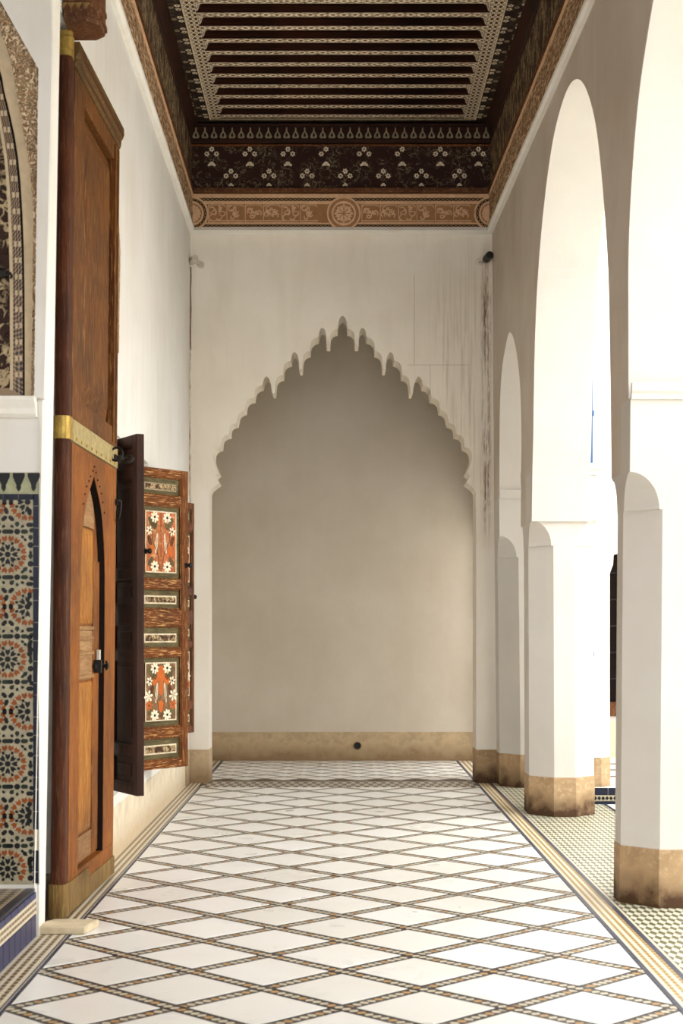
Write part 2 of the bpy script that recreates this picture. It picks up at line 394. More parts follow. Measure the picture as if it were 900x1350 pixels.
tiled('zellige_paving', 'checker', XR+.183, 2.42, -2, 15.8, -.004, .003)
MB().box(2.42, 2.45, -2, 13.88, -.004, .004).build('border_strip', 'tile_navy', fl)
MB().box(2.45, 22, -16, 13.88, -.004, .002).build('courtyard_paving', 'ground_pale', fl)

# ================================================================== WALL AT THE END with the lambrequin arch
D1, D2 = 15.8, 16.18
def lobe(A, B, n=5):      # quarter ellipse bulging up and outwards from A (inner, top) to B (outer, lower)
    return [(A[0]-(A[0]-B[0])*math.sin(t*PI/2/n), B[1]-(B[1]-A[1])*math.cos(t*PI/2/n)) for t in range(n+1)]
P1 = [(855, 75), (843, 88), (833, 115), (829, 165)]+lobe((826, 160), (783, 205))+[(781, 258), (759, 258), (757, 200), (752, 172), (744, 157), (733, 152), (722, 158), (714, 178), (711, 205)]
P1 += lobe((706, 212), (659, 262))+[(657, 298)]+lobe((655, 298), (612, 345))+[(606, 412), (590, 412), (585, 350), (577, 322), (568, 308), (557, 304), (547, 312), (540, 330), (538, 352)]
P1 += lobe((535, 358), (490, 408))+[(487, 448)]+lobe((485, 448), (441, 495))+[(436, 560), (420, 560), (411, 500), (402, 475), (393, 460), (383, 456), (373, 464), (364, 480), (359, 505)]
P1 += lobe((356, 512), (308, 558))+[(304, 590)]+lobe((302, 590), (253, 632))+[(249, 665)]+lobe((247, 668), (203, 715))
P2 = lobe((278, 122), (219, 165))+[(216, 215)]+lobe((212, 222), (145, 275))+[(140, 325)]+lobe((136, 335), (74, 400))+[(72, 440), (83, 480), (104, 525), (122, 566), (101, 580), (92, 592), (108, 622), (124, 648), (106, 664), (82, 680), (50, 710), (37, 735), (36, 775)]
half = [(181.4-.2111*X, 400+.2111*Y) for X, Y in P1]+[(181.4-.1481*X, 540+.1481*Y) for X, Y in P2]
cxw = (451.4-CX)*D1/F
half = [(a*D1/F, EYE+(HY-b)*D1/F) for a, b in half]
half[0] = (0, half[0][1])
half.append((half[-1][0], 0))
outline = [(cxw-a, b) for a, b in half]+[]                                # apex -> left foot
right_side = [(cxw+a, b) for a, b in half[1:]][::-1]                      # right foot -> near apex
poly = [(-2.3, 0), (-2.3, 7.1), (2.2, 7.1), (2.2, 0)]+right_side+outline
we = MB().prism(poly, lambda a, b, t: (a, t, b), D1, D2).build('wall_far', 'plaster_end')
tag(we, 'end wall of aged white plaster with a pointed scalloped archway', 'wall', kind='structure')
xa0, xa1 = cxw-half[-1][0], cxw+half[-1][0]
# stained plinth around each jamb of the arch
for lo, hi in ((-1.62, xa0), (xa1, 1.70)):
    MB().box(lo-.004, hi+.004, D1-.004, D2+.004, -.004, .35).build('plinth', 'dado' if lo < 0 else 'plinth', we, bevel=.004)
# niche behind the arch
nb = MB().box(-2.3, 2.3, 18.5, 18.8, 0, 7.1).build('wall_niche_back', 'plaster_niche'); tag(nb, 'shaded plaster back wall of the niche behind the scalloped arch', 'wall', kind='structure')
MB().box(-1.75, 1.8, 18.485, 18.52, -.004, .352).build('plinth', 'dado', nb, bevel=.005)
for nm, lo, hi, lb in (('wall_niche_left', -2.0, -1.66, 'left side wall inside the niche behind the arch'), ('wall_niche_right', 1.70, 2.1, 'right side wall inside the niche behind the arch')):
    mb = MB().prism([(D2-.02, 0), (D2-.02, 7.1), (18.6, 7.1), (18.6, 0), (18.42, 0), (18.42, 2.7), (18.1, 3.15), (17.4, 3.4), (16.7, 3.15), (16.4, 2.7), (16.4, 0)], lambda a, b, t: (t, a, b), lo, hi) if lo > 0 else MB().box(lo, hi, D2-.02, 18.6, 0, 7.1)
    o = mb.build(nm, 'plaster_niche'); tag(o, lb, 'wall', kind='structure')
    if lo < 0: MB().box(lo-.01, hi+.01, D2+.01, 18.5, -.004, .352).build('plinth', 'dado', o)
o = MB().box(-2.3, 2.3, 16.0, 18.8, 6.3, 6.6).build('ceiling_niche', 'plaster_niche'); tag(o, 'plain plaster ceiling over the niche behind the arch', 'ceiling', kind='structure')
dr = empty('drain_cover', (*[(471-CX)*18.48/F], 18.484, EYE-(983-HY)*18.48/F)); tag(dr, 'round dark drain cover set in the stained plinth of the niche', 'drain')
MB().lathe([(.035, 0), (.056, 0), (.056, -.012), (.044, -.016), (.044, -.004), (.001, -.004)], 20, axis='y').build('rim', 'plinth', dr, smooth=False)
mb = MB().lathe([(.001, -.002), (.043, -.002), (.043, -.009), (.001, -.009)], 20, axis='y'); mb.build('grate', 'iron', dr)

# ================================================================== ARCADE (right wall)
TH = .49; TP = .56
def arcfn(d, z, t): return (xr(d, z)+t, d, z)
def smooth(pts, n=4):
    res = []
    for i in range(len(pts)-1):
        p0, p1, p2, p3 = (Vector(pts[max(0, min(len(pts)-1, j))]) for j in (i-1, i, i+1, i+2))
        for k in range(n):
            t = k/n; q = .5*((2*p1)+(p2-p0)*t+(2*p0-5*p1+4*p2-p3)*t*t+(3*p1-p0-3*p2+p3)*t**3); res.append(tuple(q))
    return res+[tuple(pts[-1])]
Zs = 2.52
near2 = [(9.27, Zs), (9.31, 2.9), (9.34, 3.2), (9.39, 3.6), (9.45, 3.9), (9.56, 4.22), (9.7, 4.55), (9.88, 4.87), (10.1, 5.12), (10.38, 5.34), (10.7, 5.48), (11.05, 5.53)]
far2 = [(11.4, 5.48), (11.68, 5.38), (11.95, 5.2), (12.18, 4.98), (12.38, 4.72), (12.55, 4.42), (12.66, 4.1), (12.74, 3.7), (12.80, 3.2), (12.86, 2.9), (12.90, Zs)]
arch2 = smooth(near2+far2)
far1 = [(7.02, 5.52), (7.4, 5.47), (7.74, 5.33), (8.05, 5.12), (8.32, 4.88), (8.54, 4.62), (8.68, 4.32), (8.77, 4.0), (8.80, 3.7), (8.78, 3.3), (8.76, 2.9), (8.72, Zs)]
near1 = [(14.04-a, b) for a, b in far1[1:]][::-1]
arch1 = smooth(near1+far1)
arch3 = smooth([(13.64, Zs), (13.62, 2.76), (13.575, 3.16), (13.57, 3.43), (13.62, 3.73), (13.78, 4.02), (14.05, 4.28), (14.40, 4.42), (14.72, 4.33), (14.98, 4.18), (15.17, 3.9), (15.27, 3.4), (15.33, 2.8), (15.34, Zs)])
top = [(d, 7.3) for d in (16.2, 14, 12, 10, 8, 6)]
poly = [(CUT, 0), (4.7, 0), (4.7, Zs)]+arch1+arch2+arch3+[(16.2, Zs)]+top+[(0, 7.3), (CUT, 7.3)]  # unseen stretch before the first arch is closed solid to hold back light
wr = MB().prism(poly, arcfn, 0, TH)
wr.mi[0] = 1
wr = wr.build('wall_right', ['plaster_pier', 'plaster_shaded'])
tag(wr, 'white plastered arcade of tall rounded arches on chamfered piers', 'wall', kind='structure')
def octa(d0, d1, z, c, g=0.0, c2=None):
    x0, x1 = xr((d0+d1)/2, z)-g, xr((d0+d1)/2, z)+TP+g; d0 -= g; d1 += g; cb = c if c2 is None else c2
    return [(x0, d0+c, z), (x0+c, d0, z), (x1-cb, d0, z), (x1, d0+cb, z), (x1, d1-cb, z), (x1-cb, d1, z), (x0+c, d1, z), (x0, d1-c, z)]
def pier(d0, d1, zst, c=.19, db=.0, far_c=True):
    q = c-.018; hgt = .215
    rings = [octa(d0, d1, z, c) for z in (0, .34, zst)]
    for i in range(9):
        a = i/8*PI/2
        rings.append(octa(d0, d1, zst+.001+hgt*math.sin(a), max(q*math.cos(a), .002)))
    rings.append(octa(d0, d1, 2.93, .002))
    o = MB().loft(rings).build('pier', 'plaster_pier', wr)
    pl = MB().loft([octa(d0, d1, -.004, c, .005), octa(d0, d1, .335, c, .005), octa(d0, d1, .338, c, .0)]).build('plinth', 'plinth', o)
    return o
pier(8.70, 9.26, 2.29); pier(12.93, 13.63, 2.315)
pier(15.31, 16.3, 2.33); pier(4.54, 5.34, 2.3)
for dd, s, th in ((8.70, -1, 0), (9.26, 1, 0), (12.93, -1, 0), (13.63, 1, 0), (15.31, -1, 0)):      # impost mouldings on the arch reveals
    zz = 3.02
    prof = [(0, zz-.10), (.018, zz-.10), (.018, zz-.07), (.03, zz-.055), (.03, zz-.012), (.0, zz)]
    MB().prism([(dd+s*a, b) for a, b in prof], lambda a, b, t: (xr(dd, b)+t, a, b), .002, TP+.02).build('impost', 'plaster_pier', wr)

# ================================================================== LEFT WALL with window embrasure
WA, WB, WC, WD = 10.53, 10.60, 12.20, 12.30   # splayed embrasure of the shuttered window
wl = MB()
def sheet(ds, zs, fn):
    vs = [fn(d, z) for d in ds for z in zs]; nz = len(zs)
    wl.add(vs, [(i*nz+j, (i+1)*nz+j, (i+1)*nz+j+1, i*nz+j+1) for i in range(len(ds)-1) for j in range(nz-1)])
L_ = lambda off: (lambda d, z: (xl(d, z)+off, d, z))
Z0, Z1, ZT = .44, 2.95, 7.2
sheet([9.95, 10.2, WA], [0, Z0, Z1, 4.92, 5.78, ZT], L_(0))
sheet([WD, 14.6, 15.9], [0, Z0, Z1, 4.92, 5.78, ZT], L_(0))
sheet([WA, WB, WC, WD], [Z1, 4.92, 5.78, ZT], L_(0)); sheet([WA, WB, WC, WD], [0, Z0], L_(0))
sheet([8.12, 9, 9.95], [4.92, 5.78, ZT], L_(0))
rec = lambda d, z: (xl(d, z)-.36, d, z)
sheet([8.12, 9, 9.95], [0, Z0, Z1, 4.92], rec)
def q4(*p): wl.add(p, [(0, 1, 2, 3)])
for d in (8.12, 9.95):
    for a, b in ((0, Z0), (Z0, Z1), (Z1, 4.92)): q4((xl(d, a), d, a), (xl(d, b), d, b), rec(d, b), rec(d, a))
q4((xl(8.12, 4.92), 8.12, 4.92), (xl(9.95, 4.92), 9.95, 4.92), rec(9.95, 4.92), rec(8.12, 4.92))
ix = -1.84
for d, di in ((WA, WB), (WD, WC)): q4((xl(d, Z0), d, Z0), (xl(d, Z1), d, Z1), (ix, di, Z1), (ix, di, Z0))
for z in (Z0, Z1): q4((xl(WA, z), WA, z), (xl(WD, z), WD, z), (ix, WC, z), (ix, WB, z))
q4((ix, WB, Z0), (ix, WC, Z0), (ix, WC, Z1), (ix, WB, Z1))
wlo = wl.build('wall_left', 'plaster'); tag(wlo, 'white plaster wall behind the wooden door and shutters', 'wall', kind='structure')
# backing so that no light leaks through, and the wall of the doorway
o = MB().box(-3.2, -1.95, 8.32, 16.4, -.1, 7.2).build('wall_left_core', 'plaster'); tag(o, 'masonry core behind the shuttered window wall', 'wall', kind='structure')
mb = MB()
for (d0, d1) in ((9.96, 12.0), (12.0, 14.0), (14.0, 15.8)):
    vs = [(xl(d, 0)+g, d, z) for d in (d0, d1) for g, z in ((-.02, -.004), (.008, -.004), (.008, .36), (-.02, .372))]
    mb.add(vs, [(0, 1, 5, 4), (1, 2, 6, 5), (2, 3, 7, 6)])
mb.build('dado', 'dado_pale', wlo)
MB().box(-1.7, -1.545, 15.50, 15.80, -.004, .352).build('plinth', 'dado', wlo, bevel=.006)
MB().box(-1.7, -1.55, 15.48, 15.801, .352, 3.0).build('pilaster', 'plaster', wlo, bevel=.01)
# grilled blind window of carved plaster seen edge-on above the shutters
t2 = empty('trim_2'); tag(t2, 'carved plaster window surround seen edge-on above the tall door', 'trim', kind='structure')
pts = [(9.4, 3.43), (10.40, 3.43), (10.40, 4.2), (10.33, 4.34), (10.2, 4.44), (10.0, 4.48), (9.75, 4.48), (9.5, 4.36), (9.4, 4.2)]
MB().prism(pts, lambda a, b, t: (xl(a, b)+t, a, b), -.03, .02).build('surround', 'plaster', t2)
pin = [(10.0+(a-10.0)*.8, 3.94+(b-3.94)*.9) for a, b in pts]
MB().prism(pin, lambda a, b, t: (xl(a, b)+t, a, b), .0, .034).build('carved_panel', 'stucco_carved', t2)

# ------------------------------------------------------------------ doorway jamb with tile panel (left edge of the picture)
J = 7.92
S = J/F
def jp(x, y, t=0): a, b = px(x, y, J); return (a, J-t, b)
wj = MB()
wj.box(-3.2, -1.563, J, 8.0, -.1, 7.2); wj.box(-3.2, -1.75, 8.0, 8.32, -.1, 7.2)
wjo = wj.build('wall_jamb', 'plaster'); tag(wjo, 'white plaster jamb of the near doorway beside the tall door', 'wall', kind='structure')
mb = MB().loft([[(xl(J, z)+.006, J+.03, z), (xl(J, z)+.004, 8.10, z), (-1.70, 8.10, z), (-1.70, J+.002, z), (xl(J, z)-.022, J+.002, z), (xl(J, z)-.018, J-.012, z), (xl(J, z)-.001, J+.004, z)] for z in (-.004, 1.5, 3.0, 4.4, 5.78, 7.2)])
mb.build('corner_post', 'plaster_bright', wjo)
o = MB().box(-3.2, -2.9, CUT, J, -.1, 7.2).build('wall_doorway', 'plaster'); tag(o, 'plain wall closing the doorway recess outside the picture', 'wall', kind='structure')
# tiled step of the doorway
st = empty('trim_3'); tag(st, 'blue tiled step with a striped band at the near doorway', 'step', kind='structure')
XS = -1.585
MB().box(-2.95, XS, 2, J-.012, -.004, .245).build('core', 'grout', st)
tiled('mosaic_top', 'platform_mosaic', -2.95, XS-.045, 2, J-.012, .245, .25, st)
MB().box(XS-.045, XS+.004, 2, J-.012, .236, .252).build('nosing', 'tile_navy', st, bevel=.003)
t0 = None
for z0, z1 in ((.207, .238), (.172, .2065), (.004, .062), (.063, .118)):
    pass
def tile_row(z0, z1, ln, off):
    base = MB().box(0, .012, 0, ln-.004, z0, z1-.003).build('riser_tile', 'tile_blue', st, bevel=.002)
    n = int((J-.02-5.4)/ln)
    for i in range(n):
        o = base if i == 0 else copy(base)
        o.location = (XS, J-.016-(i+1)*ln+off, 0)
    MB().box(XS, XS+.012, 2, J-.016-n*ln, z0, z1-.003).build('riser_tile', 'tile_blue', st)
tile_row(.202, .238, .15, 0); tile_row(0.0, .122, .13, 0)
z = .125
for mt in ('row_white', 'row_brown', 'row_white', 'row_brown', 'row_white'):
    mb = MB().box(XS, XS+.012, 2, J-.014, z, z+.0145); mb.uv = [[(mb.v[j][1], mb.v[j][2]) for j in f] for f in mb.f]
    mb.build('riser_strip', mt, st); z += .0152
# zellige panel on the jamb: every piece its own
zp = empty('trim_4'); tag(zp, 'star patterned mosaic tile panel on the near doorway jamb', 'tile panel', kind='structure')
def plate(name, poly, mt, parent, t0, t1, bevel=0): return MB().prism(poly, lambda a, b, t: jp(a, b, t), t0, t1).build(name, mt, parent, bevel=bevel)
plate('backing', [(-160, 623), (51.5, 623), (51.5, 1166), (-160, 1166)], 'tile_cream', zp, -.01, .004)
plate('merlon_ground', [(-160, 624), (50.5, 624), (50.5, 650.5), (-160, 650.5)], 'tile_sage', zp, 0, .0055)
for i in range(-4, 3):
    c = 5.2+19.7*i
    plate('merlon_tile', [(c+(a-185)/7.5, 620+b/7.5) for a, b in ((128, 28), (246, 28), (246, 62), (238, 82), (206, 150), (210, 165), (204, 188), (185, 212), (166, 188), (160, 165), (164, 150), (134, 82), (126, 62))], 'tile_black', zp, .004, .0075)
for i in range(-5, 3):
    a = 5-.3+20.3*i
    plate('edge_tile', [(a, 651.5), (min(a+19.7, 43.3), 651.5), (min(a+19.7, 43.3), 659), (a, 659)], 'tile_navy', zp, .004, .008)
y = 651.5; i = 0
while y < 1160:
    hgt = (16, 29, 24, 27, 28.5)[i % 5]; i += 1
    if not (1082 < y < 1096): plate('edge_tile', [(44, y), (51.2, y), (51.2, min(y+hgt-.7, 1164)), (44, min(y+hgt-.7, 1164))], 'tile_navy', zp, .004, .008)
    y += hgt
protos = {}
nparts = [0]; rest = MB(); RM = ['tile_black', 'tile_green', 'tile_orange']
taken = []
def piece(kind, cx, cy, ang, mt, size=1.0):
    shapes = {'octagon': [(4.0*math.cos(a*PI/4+PI/8), 4.0*math.sin(a*PI/4+PI/8)) for a in range(8)],
              'dart': [(-4.8, 0), (-.6, -2.9), (4.4, -3.1), (2.4, 0), (4.4, 3.1), (-.6, 2.9)],
              'arrow': [(-4.2, 0), (-.6, -3.6), (4.2, -3.0), (2.2, 0), (4.2, 3.0), (-.6, 3.6)],
              'oval': [(-5.6, 0), (-3.2, -3.1), (3.2, -3.1), (5.6, 0), (3.2, 3.1), (-3.2, 3.1)],
              'kite': [(-4.4, 0), (.2, -3.4), (3.8, -2), (3.8, 2), (.2, 3.4)]}
    if cy < 662 or cy > 1160 or cx > 42.5 or cx < -60: return
    if any((cx-a)**2+(cy-b)**2 < 17 for a, b in taken): return
    taken.append((cx, cy))
    sh = [(a*size, b*size) for a, b in shapes[kind]]
    lim = lambda q: (min(q[0], 43.2), max(q[1], 660))
    if -3 < cx and nparts[0] < 296:
        nparts[0] += 1
        if (kind, mt) not in protos:
            o = MB().prism(sh, lambda a, b, t: (a*S, -t, -b*S), 0, .0032).build('zellige_piece', mt, zp); protos[(kind, mt)] = o
        else: o = copy(protos[(kind, mt)])
        a, b, c = jp(cx, cy, .0038); o.location = (a, b, c); o.rotation_euler = (0, ang, 0)
    else:
        ca, sa = math.cos(ang), math.sin(ang)
        rest.prism([(cx+a*ca-b*sa, cy+a*sa+b*ca) for a, b in sh], lambda a, b, t: jp(a, b, t), .0038, .007, RM.index(mt))
cent = []
for col, x0, y0 in ((0, 10.5, 731), (1, 36.7, 800), (2, -15.7, 800), (3, -41.9, 731)):
    cent += [(x0, y0+138*kk) for kk in range(-1, 4)]
cent = [(a, b) for a, b in cent if 640 < b < 1180]
for (a, b) in cent:
    piece('octagon', a, b, 0, 'tile_black')
    for j in range(8):
        t = j*PI/4; piece('dart', a+9.4*math.cos(t), b+9.4*math.sin(t), t, 'tile_black')
    for j in range(16):
        t = (j+.5)*PI/8; piece('kite', a+15.2*math.cos(t+PI/16), b+15.2*math.sin(t+PI/16), t+PI/16, 'tile_black', .62) if j % 2 == 0 else None; piece('arrow', a+21*math.cos(t), b+21*math.sin(t), t, 'tile_orange')
stars = []
for (a, b) in cent:
    for t in (-67.5, -112.5, 67.5, 112.5, 22.5, -22.5, 157.5, 202.5):
        q = (a+32.5*math.cos(math.radians(t)), b+32.5*math.sin(math.radians(t)))
        if all((q[0]-u)**2+(q[1]-v)**2 > 26**2 for u, v in cent) and all((q[0]-u)**2+(q[1]-v)**2 > 18**2 for u, v in stars): stars.append(q)
for (a, b) in stars:
    piece('octagon', a, b, 0, 'tile_black')
for (a, b) in stars:
    for j in range(8):
        t = j*PI/4; piece('oval' if j % 4 == 0 else 'kite', a+9.6*math.cos(t), b+9.6*math.sin(t), t, 'tile_green' if j % 3 == 0 else 'tile_black', .92)
for (a, b) in cent:
    for j in range(16):
        t = j*PI/8; piece('oval', a+30.5*math.cos(t), b+30.5*math.sin(t), t+PI/2, 'tile_black', .85)
for yy in range(664, 1160, 11): piece('oval' if (yy//11) % 2 else 'octagon', 39.3, yy, PI/2, 'tile_black', .9)
if rest.v: tag(rest.build('zellige_piece', RM, zp), kind='stuff')
# carved arched blind window above it
cv = empty('trim_1'); tag(cv, 'carved plaster arch with dark fretwork screen above the tile panel', 'carved panel', kind='structure')
C_out = [(-60, -60), (-28, -5), (1.3, 44), (15, 80), (23, 122), (33, 179), (41, 225), (45, 283), (46, 350), (46, 525)]
C_in = [(-60, -12), (-25, 46), (0, 89), (7, 122), (16, 159), (25, 208), (31, 283), (33.7, 381), (34, 525)]
C_la = [(-60, 40), (-25, 90), (-6, 125), (3, 165), (11, 215), (15.5, 283), (17.7, 381), (18, 515)]
C_li = [(a-4, b) for a, b in C_la]
frame = [(-60, -104), (0, 1), (53, 95), (51, 250), (49, 400), (47.5, 525)]
plate('screen', [(-62, 0)]+[(a, b) for a, b in smooth(C_li, 2)]+[(-62, 515)], 'screen', cv, 0, .006)
plate('screen_rail', [(-62, 512), (34, 512), (34, 526), (-62, 526)], 'lattice_screen', cv, 0, .010)
def ribbon(name, A, B, mt, t0, t1, n=16):
    def samp(P, t):
        t *= len(P)-1; i = min(int(t), len(P)-2); f = t-i; return (P[i][0]*(1-f)+P[i+1][0]*f, P[i][1]*(1-f)+P[i+1][1]*f)
    A, B = smooth(A, 4), smooth(B, 4)
    mb = MB(); u = 0; prev = None
    ra = [samp(A, i/n) for i in range(n+1)]; rb = [samp(B, i/n) for i in range(n+1)]
    for i in range(n):
        a0, a1, b0, b1 = ra[i], ra[i+1], rb[i], rb[i+1]
        L = math.hypot(a1[0]-a0[0], a1[1]-a0[1])*S; hw = math.hypot(a0[0]-b0[0], a0[1]-b0[1])*S/2
        mb.add([jp(*a0, t1), jp(*b0, t1), jp(*b1, t1), jp(*a1, t1)], [(0, 1, 2, 3)], 0, [[(u, -hw), (u, hw), (u+L, hw), (u+L, -hw)]])
        for e0, e1 in ((a0, a1), (b0, b1)): mb.add([jp(*e0, t0), jp(*e1, t0), jp(*e1, t1), jp(*e0, t1)], [(0, 1, 2, 3)])
        u += L
    return mb.build(name, mt, cv)
ribbon('fillet', C_li, C_la, 'band_plain', .0, .016)
ribbon('fretwork_band', C_la, C_in, 'lattice_screen', .0, .012)
# light studs that break the fretwork band
A, B = smooth(C_la, 6), smooth(C_in, 6)
for i in range(24):
    yy = 18+i*21.5
    if yy > 508: break
    f = lambda C: min(C, key=lambda q: abs(q[1]-yy))[0]
    a, b = f(A), f(B)-3
    for fx in (.22, .66):
        c = a+(b-a)*fx
        plate('stud', [(c, yy), (c+3.4, yy), (c+3.4, yy+7), (c, yy+7)], 'band_plain', cv, .010, .015)
ribbon('dark_line', [(a-3, b) for a, b in C_in], C_in, 'gap_dark', .0, .02)
ribbon('plain_band', C_in, C_out, 'band_plain', .0, .026)
plate('carved_spandrel', smooth(C_out, 3)+frame[::-1], 'stucco_carved', cv, 0, .034)
for e, t in ((.0, .044), (3.2, .040)):
    ribbon('carved_rib', [(a-e-1.3, b+e*.4) for a, b in frame], [(a-e, b+e*.4) for a, b in frame], 'stucco_carved', .03, t)
ribbon('carved_rib', [(a+1.2, b) for a, b in C_out], [(a+3.0, b) for a, b in C_out], 'stucco_carved', .03, .042)
plate('plaster_field', frame+[(60, 527), (70, 95), (70, -140), (-60, -140)], 'plaster', cv, 0, .048)
MB().loft([[(-2.9, J-t, zz), (px(49.5, 0, J)[0], J-t, zz), (px(49.5, 0, J)[0], J+.01, zz), (-2.9, J+.01, zz)] for zz, t in ((px(0, 551, J)[1], .02), (px(0, 547, J)[1], .045), (px(0, 540, J)[1], .05), (px(0, 530, J)[1], .085), (px(0, 525, J)[1], .085))]).build('sill', 'plaster_bright', cv)
hk = empty('iron_hook', jp(3, 362, .0)); tag(hk, 'black iron door hook hanging in front of the dark fretwork screen', 'hook')
MB().lathe([(.001, -.05), (.022, -.048), (.03, -.035), (.024, -.02), (.012, -.012), (.012, .0), (.03, .002), (.03, .01)], 14, axis='y').build('rose', 'iron', hk, smooth=True)
MB().tube([(-.02, -.03, -.006), (.005, -.035, -.012), (.03, -.035, -.012), (.05, -.034, .0), (.056, -.034, -.016), (.05, -.034, -.03)], [.012, .011, .009, .008, .007, .004], 8).build('hook_arm', 'iron', hk, smooth=True)

# ================================================================== CEILING
ZC, BX0, BX1 = 6.84, -1.21, 1.285
ce = MB().box(-2.4, 2.2, CUT, 16.2, 7.03, 7.19).build('ceiling', 'ceiling_wood'); tag(ce, 'dark painted timber ceiling with close-set beams and lattice borders', 'ceiling', kind='structure')
pit, bwid = .283, .09
bm0 = None
for i in range(40):
    d = 15.48-i*pit
    if d < 6.5: break
    if bm0 is None:
        mb = MB().box(BX0-.01, BX1+.01, -bwid/2, bwid/2, ZC, 7.035)
        mb.uv = [[(mb.v[j][0], mb.v[j][1]) for j in f] for f in mb.f]
        mb.mi = [0, 1, 1, 1, 1, 1]
        bm0 = mb.build('beam', ['beam_chain', 'ceiling_wood'], ce); o = bm0
    else: o = copy(bm0)
    o.location = (0, d, 0)
MB().box(-1.6, 1.6, CUT, 6.4, ZC, 7.035).build('beam', 'ceiling_wood', ce)
for s, xa, xb in ((-1, BX0, -1.305), (1, BX1, 1.395)):
    mb = MB().box(min(xa, xb), max(xa, xb), 6.4, 15.56, ZC-.006, 7.035); mb.uv = [[(mb.v[j][1], mb.v[j][0]) for j in f] for f in mb.f]
    mb.build('lattice_strip', 'lattice', ce)
    xo = xb+s*.2
    MB().box(min(xb, xo), max(xb, xo), 6.4, 15.72, ZC-.002, 7.035).build('painted_board', 'board_paint', ce)
    MB().box(min(xb, xb+s*.014), max(xb, xb+s*.014), 6.4, 15.56, ZC-.014, ZC).build('fillet', 'cream_paint', ce)
    MB().box(min(xo, xo-s*.008), max(xo, xo-s*.008), 6.4, 15.7, ZC-.012, ZC).build('fillet', 'dim_paint', ce)
    g0 = None                             # coved ends of the bays between the beams
    for i in range(31):
        d = 15.48-pit/2-i*pit
        if g0 is None:
            mb = MB().prism([(xa, ZC), (xa-s*.12, 7.03), (xa, 7.03)], lambda a, b, t: (a, t, b), -(pit-bwid)/2, (pit-bwid)/2)
            mb.uv = [[(mb.v[j][1], mb.v[j][0]*1.2) for j in f] for f in mb.f]
            g0 = mb.build('bay_end', 'lattice', ce); o = g0
        else: o = copy(g0)
        o.location = (0, d, 0)
MB().box(-1.5, 1.58, 15.545, 15.72, ZC-.004, 7.035).build('painted_board', 'board_paint', ce)
MB().box(-1.31, 1.40, 15.545, 15.565, ZC-.014, ZC).build('fillet', 'dim_paint', ce)
def flower_mb(r, petals=5, t=.003, dark=True):
    mb = MB()
    ring = []
    for j in range(petals*4):
        a = 2*PI*j/(petals*4); rr = r*(.62+.38*abs(math.cos(petals*a/2))); ring.append((rr*math.cos(a), rr*math.sin(a)))
    mb.prism(ring, lambda a, b, q: (a, b, q), 0, t, 0)
    mb.prism([(r*.28*math.cos(2*PI*j/8), r*.28*math.sin(2*PI*j/8)) for j in range(8)], lambda a, b, q: (a, b, q), 0, t+.001, 1)
    return mb
# flowers of the side boards (face down)
fl1 = flower_mb(.028, 5).build('painted_flower', ['cream_paint', 'tile_black'], ce); fl2 = flower_mb(.026, 5).build('painted_flower', ['dim_paint', 'tile_black'], ce)
first = {}
d = 15.5
while d > 12.2:
    for s, xc in ((-1, -1.405), (1, 1.495)):
        for dx, dd, src in ((.055, 0, fl1), (.05, -.075, fl1), (-.005, -.035, fl2), (-.065, -.10, fl1), (-.06, -.165, fl2)):
            o = copy(src) if src.name in first else src
            first[src.name] = 1
            o.location = (xc+s*-dx, d+dd, ZC-.003); o.rotation_euler = (PI, 0, random.random())
    d -= .245
# --- cornice of the back wall
bc = empty('trim_5'); tag(bc, 'painted timber cornice and carved plaster frieze across the end wall', 'cornice', kind='structure')
XA, XB = -1.53, 1.585
def zy(y, d=15.7): return EYE+(HY-y)*d/F
MB().box(XA, XB, 15.70, 15.81, zy(250), 7.04).build('painted_panel', 'frieze_paint', bc)
MB().box(XA, XB, 15.655, 15.72, zy(187), zy(166)).build('lappet_board', 'ceiling_wood', bc)
for ya, yb, t, mt in ((190.5, 186, .07, 'dark_wood'), (193, 191, .03, 'shutter_edge'), (169, 165.5, .075, 'ceiling_wood'), (254.5, 249, .05, 'bracket_wood')):
    MB().box(XA, XB, 15.70-t, 15.72, zy(ya), zy(yb)).build('moulding', mt, bc, bevel=.004)
lp = MB().prism([(0, .062), (.007, .05), (.008, .02), (.028, -.012), (.036, -.036), (.03, -.052), (-.03, -.052), (-.036, -.036), (-.028, -.012), (-.008, .02), (-.007, .05)], lambda a, b, t: (a, -t, b), 0, .005, 0)
lp.prism([(0, .008), (.012, -.018), (.011, -.034), (0, -.041), (-.011, -.034), (-.012, -.018)], lambda a, b, t: (a, -t, b), .001, .007, 1)
lp = lp.build('lappet', ['dim_paint', 'tile_black'], bc)
for i in range(33):
    o = lp if i == 0 else copy(lp); o.location = (XA+.06+i*.0935, 15.655, zy(177.5))
ff = flower_mb(.029, 6).build('painted_flower', ['cream_paint', 'tile_black'], bc); fst = True
pm = MB().prism([(-.038, -.018), (-.042, 0), (-.024, .014), (-.018, .026), (0, .032), (.018, .026), (.024, .014), (.042, 0), (.038, -.018), (0, -.008)], lambda a, b, t: (a, -t, b), 0, .003).build('painted_palmette', 'cream_paint', bc); pst = True
for i in range(8):
    for row, (x0, yc) in enumerate(((279, 200), (304.3, 229))):
        xx = x0+i*50.2
        if xx > 640: continue
        for dx, dy in ((0, -3.2), (-6.3, 3), (6.3, 3)):
            if (i, row, dx) in ((3, 0, 6.3), (5, 0, 6.3)): continue
            o = ff if fst else copy(ff); fst = False
            a, b = px(xx+dx, yc+dy, 15.7); o.location = (a, 15.699, b); o.rotation_euler = (PI/2, random.random(), 0)
        o = pm if pst else copy(pm); pst = False
        a, b = px(xx, (217, 244)[row], 15.7); o.location = (a, 15.70, b); o.scale = (1, 1, 1) if row == 0 else (.65, 1, .7)
